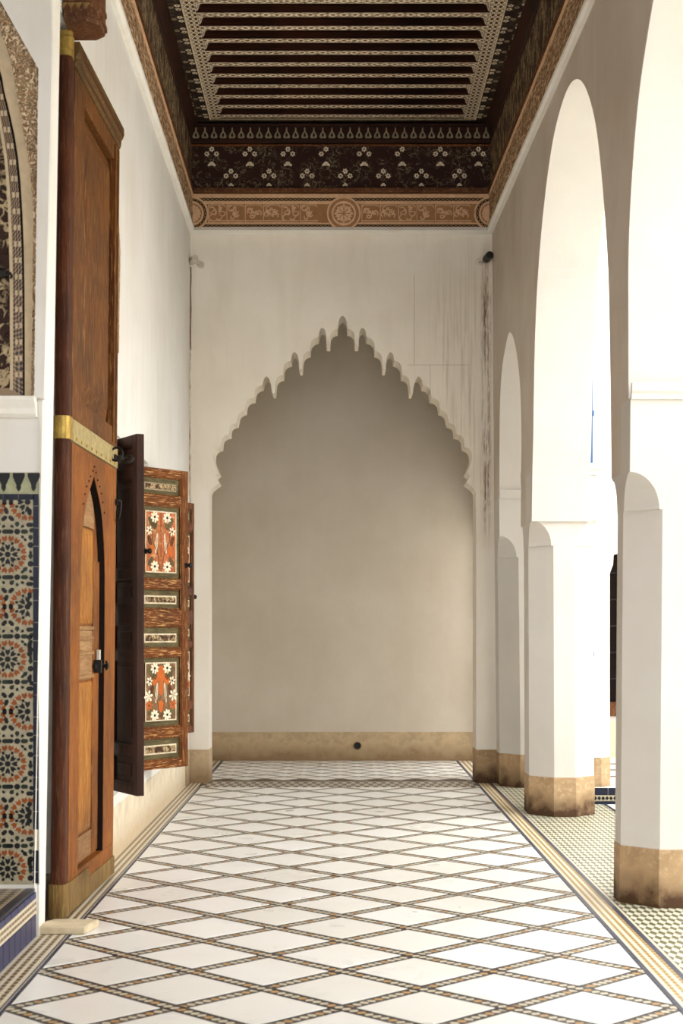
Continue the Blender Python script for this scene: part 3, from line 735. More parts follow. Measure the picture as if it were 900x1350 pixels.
# --- carved plaster frieze (back and sides)
def frieze_unit(seed, W=.176, H=.2):
    rnd = random.Random(seed); mb = MB()
    def bar(x0, z0, x1, z1, wd=.009, h=.010):
        v = Vector((x1-x0, z1-z0)); L = v.length; n = Vector((-v.y, v.x))/L*wd/2; e = v/L*wd/2
        a, b = Vector((x0, z0))-e, Vector((x1, z1))+e
        mb.prism([tuple(a+n), tuple(a-n), tuple(b-n), tuple(b+n)], lambda p, q, t: (p, -t, q), 0, h)
    def curl(cx, cz, r, a0, a1, wd=.009, h=.011, n=7):
        pts = [(a0+(a1-a0)*i/n) for i in range(n+1)]
        ring = [(cx+(r+wd/2)*math.cos(a), cz+(r+wd/2)*math.sin(a)) for a in pts]+[(cx+(r-wd/2)*math.cos(a), cz+(r-wd/2)*math.sin(a)) for a in pts[::-1]]
        mb.prism(ring, lambda p, q, t: (p, -t, q), 0, h)
    w, h = W/2, H/2
    bar(-w, -h, -w, h, .007, .012); bar(-w, -h+.03, w, -h+.03, .007); bar(-w, -h+.012, w, -h+.012, .006); bar(-w+.02, h-.008, w-.02, h-.008, .007)
    for q in (-1, 1): curl(q*(w-.024), h-.03, .02, PI*.5 if q > 0 else PI, PI if q < 0 else 0) if False else curl(q*(w-.026), h-.032, .022, 0, PI/2) if q > 0 else curl(-(w-.026), h-.032, .022, PI/2, PI)
    for j in range(9):
        cx, cz = rnd.uniform(-w*.62, w*.62), rnd.uniform(-h*.4, h*.6); r = rnd.uniform(.014, .034); a0 = rnd.uniform(0, 6.28)
        curl(cx, cz, r, a0, a0+rnd.uniform(2.4, 4.6), .011, .014)
    for j in range(4):
        cx, cz = rnd.uniform(-w*.5, w*.3), rnd.uniform(-h*.5, h*.6)
        if rnd.random() < .5: bar(cx, cz, cx+rnd.uniform(.02, .05), cz)
        else: bar(cx, cz, cx, cz+rnd.uniform(.02, .05))
    return mb
ZF0, ZF1 = 5.765, 6.125
MB().box(XA-.02, XB+.02, 15.72, 15.81, ZF0, ZF1).build('frieze_ground', 'stucco_low', bc)
MB().prism([(15.68, ZF0-.035), (15.81, ZF0-.05), (15.81, ZF0+.002), (15.70, ZF0+.002)], lambda a, b, t: (t, a, b), XA-.03, XB+.03).build('plaster_lip', 'plaster_bright', bc)
fu = [frieze_unit(s_).build('frieze_unit', 'stucco_plain', bc) for s_ in (3, 8, 14, 21)]
def braid(z0, z1, segs):
    for x0, x1 in segs:
        mb = MB(); quad_uv(mb, (x0, 15.712, z0), (x0, 15.712, z1), (x1, 15.712, z1), (x1, 15.712, z0), x1-x0, .012)
        mb.box(x0, x1, 15.713, 15.725, z0, z1, 1); mb.build('braid', ['braid', 'stucco_plain'], bc)
for z0, z1 in ((zy(298.6), zy(295.2)), (zy(264.4), zy(260.4))): braid(z0, z1, ((XA, XB),))
for z0, z1 in ((zy(295.0), zy(293.2)), (zy(268.4), zy(264.8)), (zy(260.2), zy(255.5))): MB().box(XA-.01, XB+.01, 15.705, 15.725, z0, z1).build('fillet', 'stucco_plain', bc, bevel=.003)
n_used = [0]*4
zc = zy(281.3)
for i, xx in enumerate([286+24.2*j for j in range(6)]+[488+24.2*j for j in range(6)]):
    kk = i % 4; o = fu[kk] if n_used[kk] == 0 else copy(fu[kk]); n_used[kk] += 1
    o.location = (px(xx, 0, 15.72)[0], 15.722, zc)
def ring_(r0, r1, t, a0=0, a1=2*PI, n=32):
    mb = MB()
    for i in range(n):
        a, b = a0+(a1-a0)*i/n, a0+(a1-a0)*(i+1)/n
        q = [(r*math.cos(x), -tt, r*math.sin(x)) for x in (a, b) for r, tt in ((r0, 0), (r0, t), (r1, t), (r1, 0))]
        mb.add(q, [(0, 1, 5, 4), (1, 2, 6, 5), (2, 3, 7, 6)], 0, [None, [(a*r1, -.012), (a*r1, .012), (b*r1, .012), (b*r1, -.012)], None])
    return mb
for xc, a0, a1 in ((453, 0, 2*PI), (252.5, -PI/2, PI/2), (647, PI/2, 3*PI/2)):
    md = empty('medallion'); md.parent = bc; md.location = (px(xc, 0, 15.71)[0], 15.712, zc)
    ring_(.158, .176, .016, a0, a1).build('outer_ring', 'stucco_plain', md); ring_(.126, .158, .008, a0, a1).build('braid_ring', 'braid' if xc != 453 else 'stucco_low', md)
    ring_(.108, .126, .016, a0, a1).build('inner_ring', 'stucco_plain', md)
    full = a1-a0 > 4
    ring_(0.001, .108, .003, a0, a1).build('disc', 'stucco_low', md)
    lf = MB().prism([(.012, 0), (.05, -.016), (.096, 0), (.05, .016)], lambda a, b, t: (a, -t, b), .0, .012).build('leaf', 'stucco_plain', md); l2 = MB().prism([(.05, -.012), (.075, -.02), (.1, 0), (.075, .02), (.05, .012), (.066, 0)], lambda a, b, t: (a, -t, b), .0, .010).build('leaf', 'stucco_plain', md)
    n = 8
    for j in range(n):
        aa = a0+(a1-a0)*(j+.5)/n
        o = lf if j == 0 else copy(lf); o.rotation_euler = (0, -aa, 0)
        o = l2 if j == 0 else copy(l2); o.rotation_euler = (0, -aa-(a1-a0)/n/2, 0)
# sides
for s, fx, nm, lb in ((-1, xl, 'trim_6', 'carved plaster frieze and timber cornice along the shutter wall'), (1, xr, 'trim_7', 'carved plaster frieze and timber cornice along the arcade wall')):
    t = empty(nm); tag(t, lb, 'cornice', kind='structure')
    ds = [6, 8, 10, 12, 14, 15.74]
    g = -s
    def run(name, prof, mt, close=True):      # prof: (offset into the room, z)
        return MB().loft([[(fx(d, 5.78)+g*a, d, b) for a, b in prof] for d in ds]).build(name, mt, t)
    run('plaster_lip', [(-.1, ZF0-.05), (.03, ZF0-.05), (.05, ZF0-.03), (.05, ZF0+.002), (-.1, ZF0+.002)], 'plaster_bright')
    run('frieze_ground', [(-.1, ZF0), (.03, ZF0), (.03, ZF1), (-.1, ZF1)], 'stucco')
    for za, zb in ((ZF0+.002, ZF0+.022), (ZF1-.045, ZF1-.02)): run('fillet', [(.02, za), (.042, za), (.042, zb), (.02, zb)], 'stucco_plain')
    run('wood_panel', [(-.1, ZF1), (.02, ZF1), (.02, ZC), (-.1, ZC)], 'carved_dark')
    run('moulding', [(.0, ZF1-.005), (.05, ZF1-.005), (.05, ZF1+.03), (.0, ZF1+.03)], 'bracket_wood')
    run('moulding', [(.0, ZC-.16), (.035, ZC-.15), (.05, ZC-.09), (.07, ZC-.03), (.085, ZC), (.0, ZC)], 'dark_wood')
    run('moulding', [(.0, ZC-.22), (.03, ZC-.21), (.03, ZC-.185), (.0, ZC-.18)], 'dark_wood')
    xo = (-1.505 if s < 0 else 1.595)
    MB().box(min(xo, xo+s*.25), max(xo, xo+s*.25), 6, 15.8, ZC, 7.04).build('soffit', 'dark_wood', t)
# slab over everything
o = MB().box(-4, 2.25, CUT, 19, 7.2, 7.5).build('roof', 'roofing'); tag(o, 'flat roof slab above the corridor', 'roof', kind='structure')

# ================================================================== SECURITY CAMERAS + CABLE
def cctv(name, x, y, label, shell, lens_mt, r, aim, mount_dx):
    a, b = px(x, y, 15.7)
    o = empty(name, (a, D1, b)); tag(o, label, 'camera', 'security cameras on the end wall')
    MB().lathe([(.001, -.014), (.034, -.014), (.038, -.006), (.038, 0)], 16, axis='y', c=(mount_dx, 0, .0)).build('mount', 'camera_shell', o, smooth=False)
    MB().tube([(mount_dx, -.01, 0), (mount_dx*.8, -.05, .012), (mount_dx*.3, -.09, .014), (0, -.12, .012)], .014, 8).build('arm', 'camera_shell', o, smooth=True)
    h = MB().lathe([(.001, .09), (r*.8, .088), (r*.95, .07), (r, .04), (r, -.10), (r*.96, -.108), (r*.78, -.108), (r*.76, -.094), (.001, -.094)], 20, axis='y').build('housing', shell, o, smooth=False)
    h.location = (0, -.15, .012); h.rotation_euler = aim
    l = MB().lathe([(.001, -.0955), (r*.7, -.0955), (r*.72, -.088), (.001, -.088)], 18, axis='y').build('lens', lens_mt, h)
    return o
cctv('security_camera', 254.5, 346, 'small pale bullet camera in the upper corner near the shutters', 'camera_shell', 'camera_shell', .033, (0, 0, .35), .07)
cctv('security_camera', 642.0, 342.5, 'small camera with a black lens in the upper corner by the arcade', 'black', 'black', .04, (0, 0, .12), -.075)
a, b = px(251.5, 352, 15.79)
cb = MB().tube([(a, 15.796, b), (a+.003, 15.792, b-.1), (a-.004, 15.794, b-.24), (a+.002, 15.793, b-.42), (a-.003, 15.795, b-.62), (a-.002, 15.796, b-.86)], .0045, 6).build('cable', 'bracket_wood', smooth=True)
tag(cb, 'thin brown cable dropping down the corner from the pale camera', 'cable')

# ================================================================== TALL WOODEN DOOR
dl = empty('tall_door', (-1.502, 8.385, 0), (0, .0088, -.026)); tag(dl, 'tall brown panelled door leaf with brass band and arched wicket', 'door')
LD = 1.46
# local: +y along the leaf, +x towards the corridor, front face x = 0
def rr_(x0, x1, y0, y1, r, n=5):
    pts = []
    for cx, cy, a0 in ((x1-r, y1-r, 0), (x0+r, y1-r, 1), (x0+r, y0+r, 2), (x1-r, y0+r, 3)):
        pts += [(cx+r*math.cos((a0+i/n)*PI/2), cy+r*math.sin((a0+i/n)*PI/2)) for i in range(n+1)]
    return pts
def post_ring(z, e=0): return [(a, b, z) for a, b in rr_(-.076-e, 0.004+e, -.10-e, .03+e, .036)]
MB().loft([post_ring(.02), post_ring(4.74)]).build('hinge_post', 'post_wood', dl, smooth=False)
pl_ = MB().lathe([(.044, 4.735), (.044, 4.85), (.038, 4.86), (.038, 4.885)], 18, c=(-.036, -.04, 0)).build('pivot_collar', 'brass', dl, smooth=False)
MB().loft([post_ring(.02, .008), post_ring(.205, .008)]).build('kick_plate', 'kick_wood', dl)
MB().loft([post_ring(2.645, .006), post_ring(2.77, .006)]).build('brass_band', 'brass', dl)
# upper leaf: board, stiles, rails, raised panel
def dbox(name, mt, u0, u1, z0, z1, x0=-.085, x1=0, bevel=.004): return MB().box(x0, x1, u0, u1, z0, z1).build(name, mt, dl, bevel=bevel)
dbox('back_board', 'gap_dark', .03, LD, .02, 4.74, -.085, -.055)
dbox('stile', 'door_wood_dark', .031, .315, 2.775, 4.72, -.06); dbox('stile', 'door_wood_dark', 1.30, LD, 2.775, 4.72, -.06)
dbox('rail', 'door_wood_dark', .3155, 1.2995, 2.775, 2.90, -.06, -.001); dbox('rail', 'door_wood_dark', .3155, 1.2995, 4.60, 4.72, -.06, -.001)
def raised(name, mt, u0, u1, z0, z1, xb, xf, inset, parent=dl):
    r0 = [(xb, a, b) for a, b in ((u0, z0), (u1, z0), (u1, z1), (u0, z1))]
    r1 = [(xb+.4*(xf-xb), a, b) for a, b in ((u0, z0), (u1, z0), (u1, z1), (u0, z1))]
    r2 = [(xf, a, b) for a, b in ((u0+inset, z0+inset), (u1-inset, z0+inset), (u1-inset, z1-inset), (u0+inset, z1-inset))]
    return MB().loft([r0, r1, r2]).build(name, mt, parent)
raised('raised_panel', 'door_wood_dark', .335, 1.280, 2.92, 4.58, -.06, -.010, .10)
for u in (1.305, 1.40, 1.432): MB().tube([(0.002, u, 2.8), (0.002, u, 4.7)], .007, 6).build('bead', 'door_wood_dark', dl)
tm = MB().prism([(-.085, 4.72), (.004, 4.72), (.012, 4.745), (.008, 4.765), (.024, 4.79), (.03, 4.815), (.03, 4.85), (-.085, 4.85)], lambda a, b, t: (a, t, b), .0, LD+.012).build('top_moulding', 'moulding_wood', dl)
for zz, xx in ((4.752, .012), (4.80, .029)):
    d0 = MB().box(-.004, .006, -.008, .008, -.008, .008).build('carved_stud', 'bracket_wood', dl)
    for i in range(52):
        o = d0 if i == 0 else copy(d0); o.location = (xx, .03+i*.0275, zz); o.rotation_euler = (PI/4, 0, 0)
dbox('brass_band', 'brass_worn', .031, LD+.004, 2.645, 2.77, -.05, .008, .002)
for i in range(9): MB().lathe([(.011, 0), (.008, .006), (.001, .008)], 8, axis='x', c=(.008, .1+i*.155, 2.665)).build('brass_stud', 'brass', dl)
# lower leaf frame pierced by the arched wicket
wu0, wu1, wz0 = .30, 1.09, .22
arch = [(wu1, wz0)]
mid = (wu0+wu1)/2
ra = [(wu1, 1.75), (wu1-.01, 1.95), (wu1-.045, 2.12), (wu1-.11, 2.27), (wu1-.2, 2.38), (wu1-.30, 2.45), (mid, 2.52)]
arch = [(wu0, wz0)]+[(2*mid-a, b) for a, b in smooth(ra, 3)][:-1]+[(mid, 2.52)]+smooth(ra, 3)[:-1][::-1]+[(wu1, wz0)]
fr = [(.031, .02), (.031, 2.64), (LD, 2.64), (LD, .02), (wu1, .02)]+arch[::-1]+[(wu0, .02)]
# bottom stays closed by a rail below the wicket
MB().prism([(.031, wz0), (.031, 2.64), (LD, 2.64), (LD, wz0)]+arch[::-1], lambda a, b, t: (t, a, b), -.056, 0).build('wicket_frame', 'door_wood', dl)
dbox('bottom_rail', 'door_wood', .031, LD, .02, wz0-.001, -.056, 0)
archi = [(mid+(a-mid)*.985, b-.006) for a, b in arch]
mb = MB()
for i in range(len(arch)-1):
    (a0, b0), (a1, b1) = arch[i], arch[i+1]; (c0, e0), (c1, e1) = [(mid+(a-mid)*.975, b-.004) for a, b in (arch[i], arch[i+1])]
    mb.add([(-.002, a0, b0), (-.002, a1, b1), (-.05, c1, e1), (-.05, c0, e0)], [(0, 1, 2, 3)])
mb.build('wicket_reveal', 'gap_dark', dl)  # near-black colour stands in for the shade in the wicket gap
wk = MB().prism(archi, lambda a, b, t: (t, a, b), -.055, -.042).build('wicket_door', 'door_wood', dl)
def wbox(name, mt, u0, u1, z0, z1, x1=-.024, bevel=.003): return MB().box(-.043, x1-.008, u0, u1, z0, z1).build(name, mt, wk, bevel=bevel)
wbox('stile', 'door_wood', .315, .385, wz0+.012, 2.06); wbox('stile', 'door_wood', .88, 1.075, wz0+.012, 2.02)
wbox('rail', 'pale_wood', .386, .879, 1.30, 1.62, -.028); wbox('rail', 'pale_wood', .386, .879, wz0+.012, .38, -.026)
for zz in (1.62, 1.56, 1.47, 1.33): wbox('moulding', 'pale_wood', .388, .879, zz-.022, zz, -.016)
raised('raised_panel', 'door_panel', .40, .865, 1.635, 2.2, -.043, -.028, .035, wk)
raised('raised_panel', 'door_panel', .40, .865, .40, 1.285, -.043, -.026, .05, wk)
MB().prism([(.40, 2.21), (.865, 2.21), (.82, 2.34), (.70, 2.44), (.57, 2.34)], lambda a, b, t: (t, a, b), -.043, -.026).build('arched_panel', 'pale_wood', wk)
# nail-head outline over the wicket's point
d0 = MB().lathe([(.007, 0), (.005, .004), (.001, .006)], 6, axis='x').build('nail_head', 'gap_dark', dl); ii = 0
for a, b in smooth(ra, 2):
    for q in (a, 2*mid-a):
        if b > 2.2:
            o = d0 if ii == 0 else copy(d0); ii += 1; o.location = (0, mid+(q-mid)*1.18, b+.055)
# kick boards
MB().box(-.05, .010, .03, .60, .02, .195).build('kick_plate', 'kick_wood', dl, bevel=.003); MB().box(-.05, .010, .601, LD, .02, .135).build('kick_plate', 'kick_wood', dl, bevel=.003)
# ironwork
def torus(R, r, n=20, m=8):
    return MB().tube([(0, R*math.cos(2*PI*i/n), R*math.sin(2*PI*i/n)) for i in range(n)], r, m, closed=True)
o = torus(.042, .008).build('ring_handle', 'iron', dl, smooth=True); o.location = (.034, LD-.2, 2.715); o.rotation_euler = (0, .1, PI/2-.25)
o = torus(.036, .009).build('ring_handle', 'iron', dl, smooth=True); o.location = (.082, LD-.05, 2.70); o.rotation_euler = (.5, .9, 1.3)
MB().lathe([(.02, 0), (.02, .012), (.012, .02), (.012, .05), (.016, .055), (.001, .06)], 10, axis='x', c=(.006, LD-.12, 2.705)).build('staple', 'iron', dl)
o = torus(.062, .010).build('door_pull', 'iron', dl, smooth=True); o.location = (.022, LD-.02, 2.37); o.rotation_euler = (0, .12, .3)
MB().lathe([(.022, 0), (.018, .014), (.010, .022), (.010, .03), (.001, .032)], 10, axis='x', c=(0, LD-.025, 2.425)).build('staple', 'iron', dl)
lt = MB().box(-.026, -.010, .86, 1.14, 1.36, 1.39); lt = lt.build('latch_bolt', 'iron', dl, bevel=.003)
MB().box(-.030, .016, .90, .93, 1.335, 1.415).build('latch_plate', 'iron', lt, bevel=.003); MB().lathe([(.013, -.02), (.013, .02), (.02, .026), (.02, .04), (.001, .046)], 10, axis='x', c=(0, 1.0, 1.375)).build('latch_knob', 'iron', lt)
MB().box(-.001, .012, 1.12, 1.16, 1.345, 1.405).build('keeper', 'iron', lt, bevel=.003)
MB().box(-.028, -.006, .965, 1.0, 1.40, 1.475).build('metal_tag', 'camera_shell', lt, bevel=.003)
# bracket that holds the upper pivot
bk = empty('door_bracket', (-1.49, 8.32, 4.885)); tag(bk, 'carved wooden wall bracket holding the tall door\'s upper pivot', 'bracket')
foot = [(.010, -.14), (.13, -.14), (.195, -.07), (.195, .085), (.14, .14), (.010, .14)]
MB().loft([[(a, b, 0) for a, b in foot], [(a, b, .02) for a, b in [(x*1.03, y*1.03) for x, y in foot]], [(a*1.03, b*1.03, .5) for a, b in foot]]).build('block', 'bracket_wood', bk)
for za, zb, e in ((.022, .05, 1.07), (.10, .125, 1.06)):
    MB().loft([[(a*e, b*e, z_) for a, b in foot] for z_ in (za, zb)]).build('band', 'bracket_wood', bk)
d0 = MB().prism([(-.02, .02), (0, -.012), (.02, .02)], lambda a, b, t: (a, -t, b), 0, .008).build('carved_tooth', 'kick_wood', bk)
for i in range(6):
    o = d0 if i == 0 else copy(d0); o.location = (-.07+i*.04, -.144, .072)
# pivot stone
ps = MB().prism([(-1.590, 7.93), (-1.325, 7.94), (-1.285, 8.15), (-1.52, 8.16), (-1.56, 8.10)], lambda a, b, t: (a, b, t), .0032, .045).build('pivot_stone', 'stone', bevel=.006)
tag(ps, 'flat pale stone slab at the foot of the tall door', 'stone slab')

# ================================================================== SHUTTERS
def shutter(name, hinge, free, z0, z1, th, side, mats, label, layout, stile=.08, knobs=(), painted=None, toplift=0):
    """hinge/free: plan points (x,y) of the visible face; side: +1 if the thickness lies on the left of hinge->free"""
    h, f = Vector(hinge), Vector(free); u = (f-h); W = u.length; u.normalize()
    ang = math.atan2(u.y, u.x)
    o = empty(name, (h.x, h.y, z0), (0, 0, ang)); tag(o, label, 'shutter')
    H = z1-z0
    # local x along the leaf, y = thickness direction (0 = visible face, side*th = far face), z up
    Y = lambda a, b: (min(a*side, b*side), max(a*side, b*side))
    fr_mt, pan_mt = mats
    def bx(nm, mt, x0, x1, za, zb, ya, yb, par=o, bevel=.004):
        a, b = Y(ya, yb); return MB().box(x0, x1, a, b, za, zb).build(nm, mt, par, bevel=bevel)
    bx('stile', fr_mt, 0, stile, 0, H, 0, th); bx('stile', fr_mt, W-stile, W, 0, H, 0, th)
    for kind, a, b in layout:
        za, zb = a*H, b*H
        if kind == 'rail':
            bx('rail', 'shutter_rail' if fr_mt == 'shutter_wood' else fr_mt, stile-.001, W-stile+.001, za, zb, .001, th-.001)
        else:
            p = bx('panel', pan_mt, stile-.001, W-stile+.001, za, zb, .022, th-.022)
            for (xx0, xx1, zz0, zz1) in ((stile, stile+.012, za, zb), (W-stile-.012, W-stile, za, zb), (stile+.012, W-stile-.012, za, za+.012), (stile+.012, W-stile-.012, zb-.012, zb)):
                bx('bead', fr_mt if kind != 'dark' else pan_mt, xx0, xx1, zz0, zz1, .006, .024, p, .003)
            if kind == 'big':
                i0, i1, k0, k1 = stile+.045, W-stile-.055, za+.055, zb-.05
                b_mt = painted[1 if a < .5 else 0]
                pp = bx('painted_panel', b_mt, i0, i1, k0, k1, .010, .023, p, .002)
                for (xx0, xx1, zz0, zz1) in ((i0, i0+.010, k0, k1), (i1-.010, i1, k0, k1), (i0, i1, k0, k0+.010), (i0, i1, k1-.010, k1)):
                    bx('painted_border', 'cream_paint', xx0, xx1, zz0, zz1, .0085, .0105, p, 0)
                bouquet(o, p, i0, i1, k0, k1, side, a < .5)
            elif kind == 'small':
                i0, i1, zm, hh = stile+.04, W-stile-.05, (za+zb)/2-.005, (zb-za)*.2
                bx('painted_border', 'cream_paint' if b < .85 else 'dim_paint', i0, i1, zm-hh, zm+hh, .014, .023, p, 0)
                bx('cartouche', 'cartouche', i0+.012, i1-.012, zm-hh+.012, zm+hh-.012, .0125, .022, p, 0)
            elif kind == 'dark':
                bx('raised_panel', pan_mt, stile+.05, W-stile-.05, za+.05, zb-.05, .012, .023, p, .004)
    for (kx, kz, yy, out_) in knobs:
        kmb = MB().lathe([(.022, 0), (.022, .006), (.009, .01), (.009, .03), (.02, .036), (.024, .05), (.016, .06), (.001, .062)], 12, axis='y')
        kn = kmb.build('knob', 'iron', o, smooth=True); kn.location = (kx, yy, kz)
        kn.rotation_euler = out_
    return o
def bouquet(root, parent, x0, x1, z0, z1, side, low):
    cx = (x0+x1)/2; W, H = x1-x0, z1-z0; ys = .0098*side
    def petalled(cx_, cz, r, n, mt, core):
        mb = MB()
        for j in range(n):
            a = 2*PI*j/n+.2; ca, sa = math.cos(a), math.sin(a)
            mb.prism([(cx_+r*(ca*p-sa*q), cz+r*(sa*p+ca*q)) for p, q in ((.22, -.08), (.7, -.24), (1.0, -.1), (1.0, .1), (.7, .24), (.22, .08))], lambda a_, b_, t: (a_, t, b_), ys, ys-.0016*side, 0)
        mb.prism([(cx_+r*.26*math.cos(2*PI*j/8), cz+r*.26*math.sin(2*PI*j/8)) for j in range(8)], lambda a_, b_, t: (a_, t, b_), ys, ys-.0022*side, 1)
        o = mb.build('painted_flower', [mt, core], parent); o['kind'] = 'stuff'
    def blob(cx_, cz, rx, rz, mt, n=10, tilt=0):
        pts = [(rx*math.cos(2*PI*j/n), rz*math.sin(2*PI*j/n)) for j in range(n)]
        MB().prism([(cx_+a*math.cos(tilt)-b*math.sin(tilt), cz+a*math.sin(tilt)+b*math.cos(tilt)) for a, b in pts], lambda a_, b_, t: (a_, t, b_), ys, ys-.0012*side).build('painted_leaf', mt, parent)
    def stem(pts):
        MB().tube([(a, ys, b) for a, b in pts], .0035, 5).build('painted_stem', 'green_wood', parent)
    r = .047
    MB().box(cx-.002, cx+.002, min(ys, ys-.001*side), max(ys, ys-.001*side), z0+.01, z1-.01).build('centre_line', 'shutter_edge', parent)
    for s in (-1, 1):
        petalled(cx+s*W*.2, z1-H*.10, r, 8, 'white_paint', 'tile_black'); petalled(cx+s*W*.2, z0+H*.10, r, 8, 'white_paint', 'tile_black')
        petalled(cx+s*W*.36, z1-H*.32, r*.8, 6, 'white_paint', 'tile_black')
        stem([(cx+s*.01, z0+.03), (cx+s*W*.10, z0+H*.3), (cx+s*W*.26, z0+H*.5), (cx+s*W*.3, z0+H*.66), (cx+s*W*.2, z0+H*.86)])
        blob(cx+s*W*.14, z0+H*.48, .014, .085, 'cream_paint', tilt=s*.12); blob(cx+s*W*.14, z0+H*.47, .006, .06, 'paint_brown' if low else 'paint_red', tilt=s*.12)
        blob(cx+s*W*.32, z1-H*.18, .022, .05, 'green_wood', tilt=-s*.6); blob(cx+s*W*.34, z0+H*.18, .02, .045, 'green_wood', tilt=s*.6)
        blob(cx+s*W*.18, z1-H*.24, .018, .034, 'green_wood', tilt=s*.5)
        if low:
            blob(cx+s*W*.2, z1-H*.31, .036, .036, 'orange_paint'); petalled(cx+s*W*.38, z0+H*.27, .042, 7, 'orange_paint', 'shutter_edge'); petalled(cx+s*W*.40, z0+H*.43, .05, 6, 'white_paint', 'cream_paint')
            blob(cx+s*W*.3, z0+H*.52, .022, .05, 'shutter_edge', tilt=s*.4)
        else:
            blob(cx+s*W*.30, z0+H*.36, .03, .05, 'orange_paint', tilt=s*.5); blob(cx+s*W*.36, z0+H*.52, .022, .045, 'shutter_edge', tilt=-s*.4)
    if low:
        blob(cx, z1-H*.2, .05, .07, 'orange_paint'); blob(cx, z0+H*.25, .036, .05, 'orange_paint'); blob(cx, z0+H*.56, .03, .06, 'orange_paint')
LAY = lambda p: [('rail', 0, .035), (p[0], .035, .135), ('rail', .135, .165), (p[1], .165, .41), ('rail', .41, .43), (p[2], .43, .50), ('rail', .50, .545), (p[2], .545, .60), ('rail', .60, .635), (p[1], .635, .88), ('rail', .88, .91), (p[0], .91, .965), ('rail', .965, 1.0)]
PL = [('rail', 0, .028), ('small', .028, .105), ('rail', .105, .137), ('big', .137, .375), ('rail', .375, .40), ('small', .40, .475), ('rail', .475, .53), ('small', .53, .60), ('rail', .60, .63), ('big', .63, .878), ('rail', .878, .91), ('small', .91, .972), ('rail', .972, 1.0)]
painted_sh = shutter('window_shutter', (-1.622, 12.108), (-1.247, 12.60), .466, 2.912, .05, 1, ('shutter_wood', 'green_wood'),
    'painted wooden shutter with white daisies on orange and brown panels', PL, .078,
    knobs=((.595, 1.665, 0, (PI, 0, 0)), (.13, 1.765, .012, (PI, 0, 0))), painted=('paint_red', 'paint_brown'))
DK = [(('dark' if a in ('small', 'big') else a), b, c) for a, b, c in PL]
dark_sh = shutter('window_shutter', (-1.613, 10.66), (-1.361, 10.23), .475, 2.922, .056, 1, ('dark_wood', 'dark_wood'),
    'dark unpainted shutter turned edge-on between the tall door and the painted shutter', DK, .075)
far_sh = shutter('window_shutter', (-1.562, 14.46), (-1.415, 14.9), .592, 2.838, .045, 1, ('shutter_edge', 'green_wood'),
    'shorter shutter leaf mostly hidden behind the daisy-painted shutter', PL, .04, knobs=((.468, 1.33, .02, (0, 0, -PI/2)),), painted=('paint_red', 'paint_brown'))

# ================================================================== COURTYARD beyond the arcade
wc = MB()
DG = 13.98
op = smooth([(2.58, 2.45), (2.60, 2.7), (2.7, 3.1), (2.95, 3.5), (3.4, 3.85), (3.9, 3.95), (4.4, 3.85), (4.85, 3.5), (5.1, 3.1), (5.2, 2.7), (5.22, 2.45)], 3)
op2 = [(a+3.6, b) for a, b in op]
polyg = [(2.18, 0.15), (2.18, 7.3), (14, 7.3), (14, .15), (9.6, .15), (9.6, 2.45)]+op2[::-1]+[(6.18, 2.45), (6.18, .15), (5.22, .15)]+op[::-1]+[(2.58, .15)]
wco = MB().prism([(2.18, 2.3), (2.18, 7.3), (14, 7.3), (14, 2.3)]+[(9.6, 2.3)]+op2[::-1]+[(op2[0][0], 2.3), (op[-1][0], 2.3)]+op[::-1]+[(2.58, 2.3)], lambda a, b, t: (a, t, b), DG, DG+.55).build('wall_courtyard', 'plaster_bright')
tag(wco, 'bright white arcade wall across the end of the courtyard', 'wall', kind='structure')
def octg(x0, x1, d0, d1, z, c, g=0): x0 -= g; x1 += g; d0 -= g; d1 += g; return [(x0, d0+c, z), (x0+c, d0, z), (x1-c, d0, z), (x1, d0+c, z), (x1, d1-c, z), (x1-c, d1, z), (x0+c, d1, z), (x0, d1-c, z)]
for x0, x1 in ((2.12, 2.516), (5.28, 6.08), (8.9, 9.7)):
    p_ = MB().loft([octg(x0, x1, DG, DG+.55, z, .1) for z in (.15, 2.1, 2.12)]+[octg(x0, x1, DG, DG+.55, 2.2, .06, .02), octg(x0, x1, DG, DG+.55, 2.32, .02, .02)]).build('pier', 'plaster_bright', wco)
    MB().loft([octg(x0, x1, DG, DG+.55, z, .1, .005) for z in (.15, .42)]).build('plinth', 'plinth', p_)
gs = empty('trim_8'); tag(gs, 'navy tiled step with a row of diamonds before the courtyard gallery', 'step', kind='structure')
MB().box(2.32, 14, 13.9, 18.0, -.004, .15).build('core', 'ground_pale', gs)
d0 = MB().box(0, .145, 13.888, 13.905, .085, .15).build('riser_tile', 'tile_navy', gs, bevel=.002)
for i in range(24):
    o = d0 if i == 0 else copy(d0); o.location = (2.32+i*.15, 0, 0)
MB().box(2.32, 14, 13.89, 13.9, .03, .083).build('diamond_band', 'tile_cream', gs); MB().box(2.32, 14, 13.885, 13.9, -.004, .028).build('edge_band', 'tile_navy', gs)
d0 = MB().prism([(-.016, 0), (0, -.02), (.016, 0), (0, .02)], lambda a, b, t: (a, -t, b), 0, .004).build('diamond_tile', 'tile_black', gs)
for i in range(60):
    o = d0 if i == 0 else copy(d0); o.location = (2.35+i*.036, 13.89, .056)
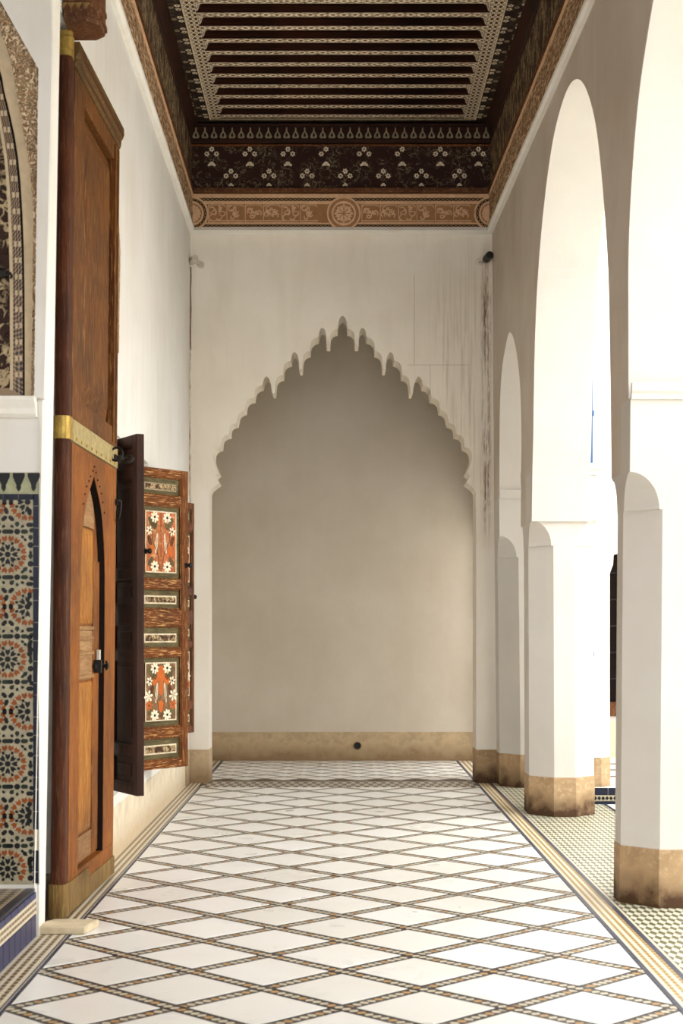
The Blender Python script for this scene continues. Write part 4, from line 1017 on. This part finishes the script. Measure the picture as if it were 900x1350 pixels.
for y_ in (14.9, 15.6, 16.3): MB().box(2.6, 12, y_, y_+.12, .149, .153).build('floor_stripe', 'grout', gs)
wg = MB().box(2.9, 14, 17.2, 17.5, 0, 7.3).build('wall_gallery', 'plaster'); tag(wg, 'shaded white back wall of the courtyard gallery', 'wall', kind='structure')
MB().box(2.9, 14, 17.185, 17.21, .15, .55).build('plinth', 'dado_pale', wg)
wn = empty('window_1', (3.55, 17.2, .62)); tag(wn, 'dark grilled window with wooden frame in the courtyard gallery', 'window', kind='structure')
MB().box(-.6, .6, -.012, .01, .05, 2.2).build('dark_opening', 'gap_dark', wn)
for xx in (-.64, .6): MB().box(xx, xx+.06, -.05, .01, 0, 2.26).build('frame', 'bracket_wood', wn, bevel=.004)
for zz, hh in ((0, .16), (2.2, .06)): MB().box(-.64, .66, -.06, .01, zz, zz+hh).build('frame', 'bracket_wood', wn, bevel=.004)
d0 = MB().tube([(0, -.035, .16), (0, -.035, 2.2)], .009, 6).build('grille_bar', 'iron', wn)
for i in range(9):
    o = d0 if i == 0 else copy(d0); o.location = (-.52+i*.13, 0, 0)
d1_ = MB().tube([(-.58, -.035, 0), (.58, -.035, 0)], .008, 6).build('grille_bar', 'iron', wn)
for i in range(6):
    o = d1_ if i == 0 else copy(d1_); o.location = (0, 0, .42+i*.3)
dp = empty('downpipe', (2.302, 13.862, .15)); tag(dp, 'blue painted downpipe in the courtyard corner behind the middle pier', 'downpipe')
MB().box(-.032, .020, -.022, .022, 0, 6.9).build('pipe', 'blue_paint', dp, bevel=.008)
for zz in (1.2, 3.4, 5.6): MB().box(-.03, .03, -.03, .03, zz, zz+.05).build('strap', 'blue_paint', dp, bevel=.004)
o = MB().box(10.5, 11, -6, 14, 0, 7.3).build('wall_courtyard_far', 'plaster'); tag(o, 'opposite wall of the courtyard outside the picture', 'wall', kind='structure')  # unseen; put in to cut the sky light on the pier faces
o = MB().box(2.3, 11, -6.4, -6, 0, 7.3).build('wall_courtyard_near', 'plaster'); tag(o, 'courtyard wall behind the viewer outside the picture', 'wall', kind='structure')  # also unseen, added to screen the piers from open sky
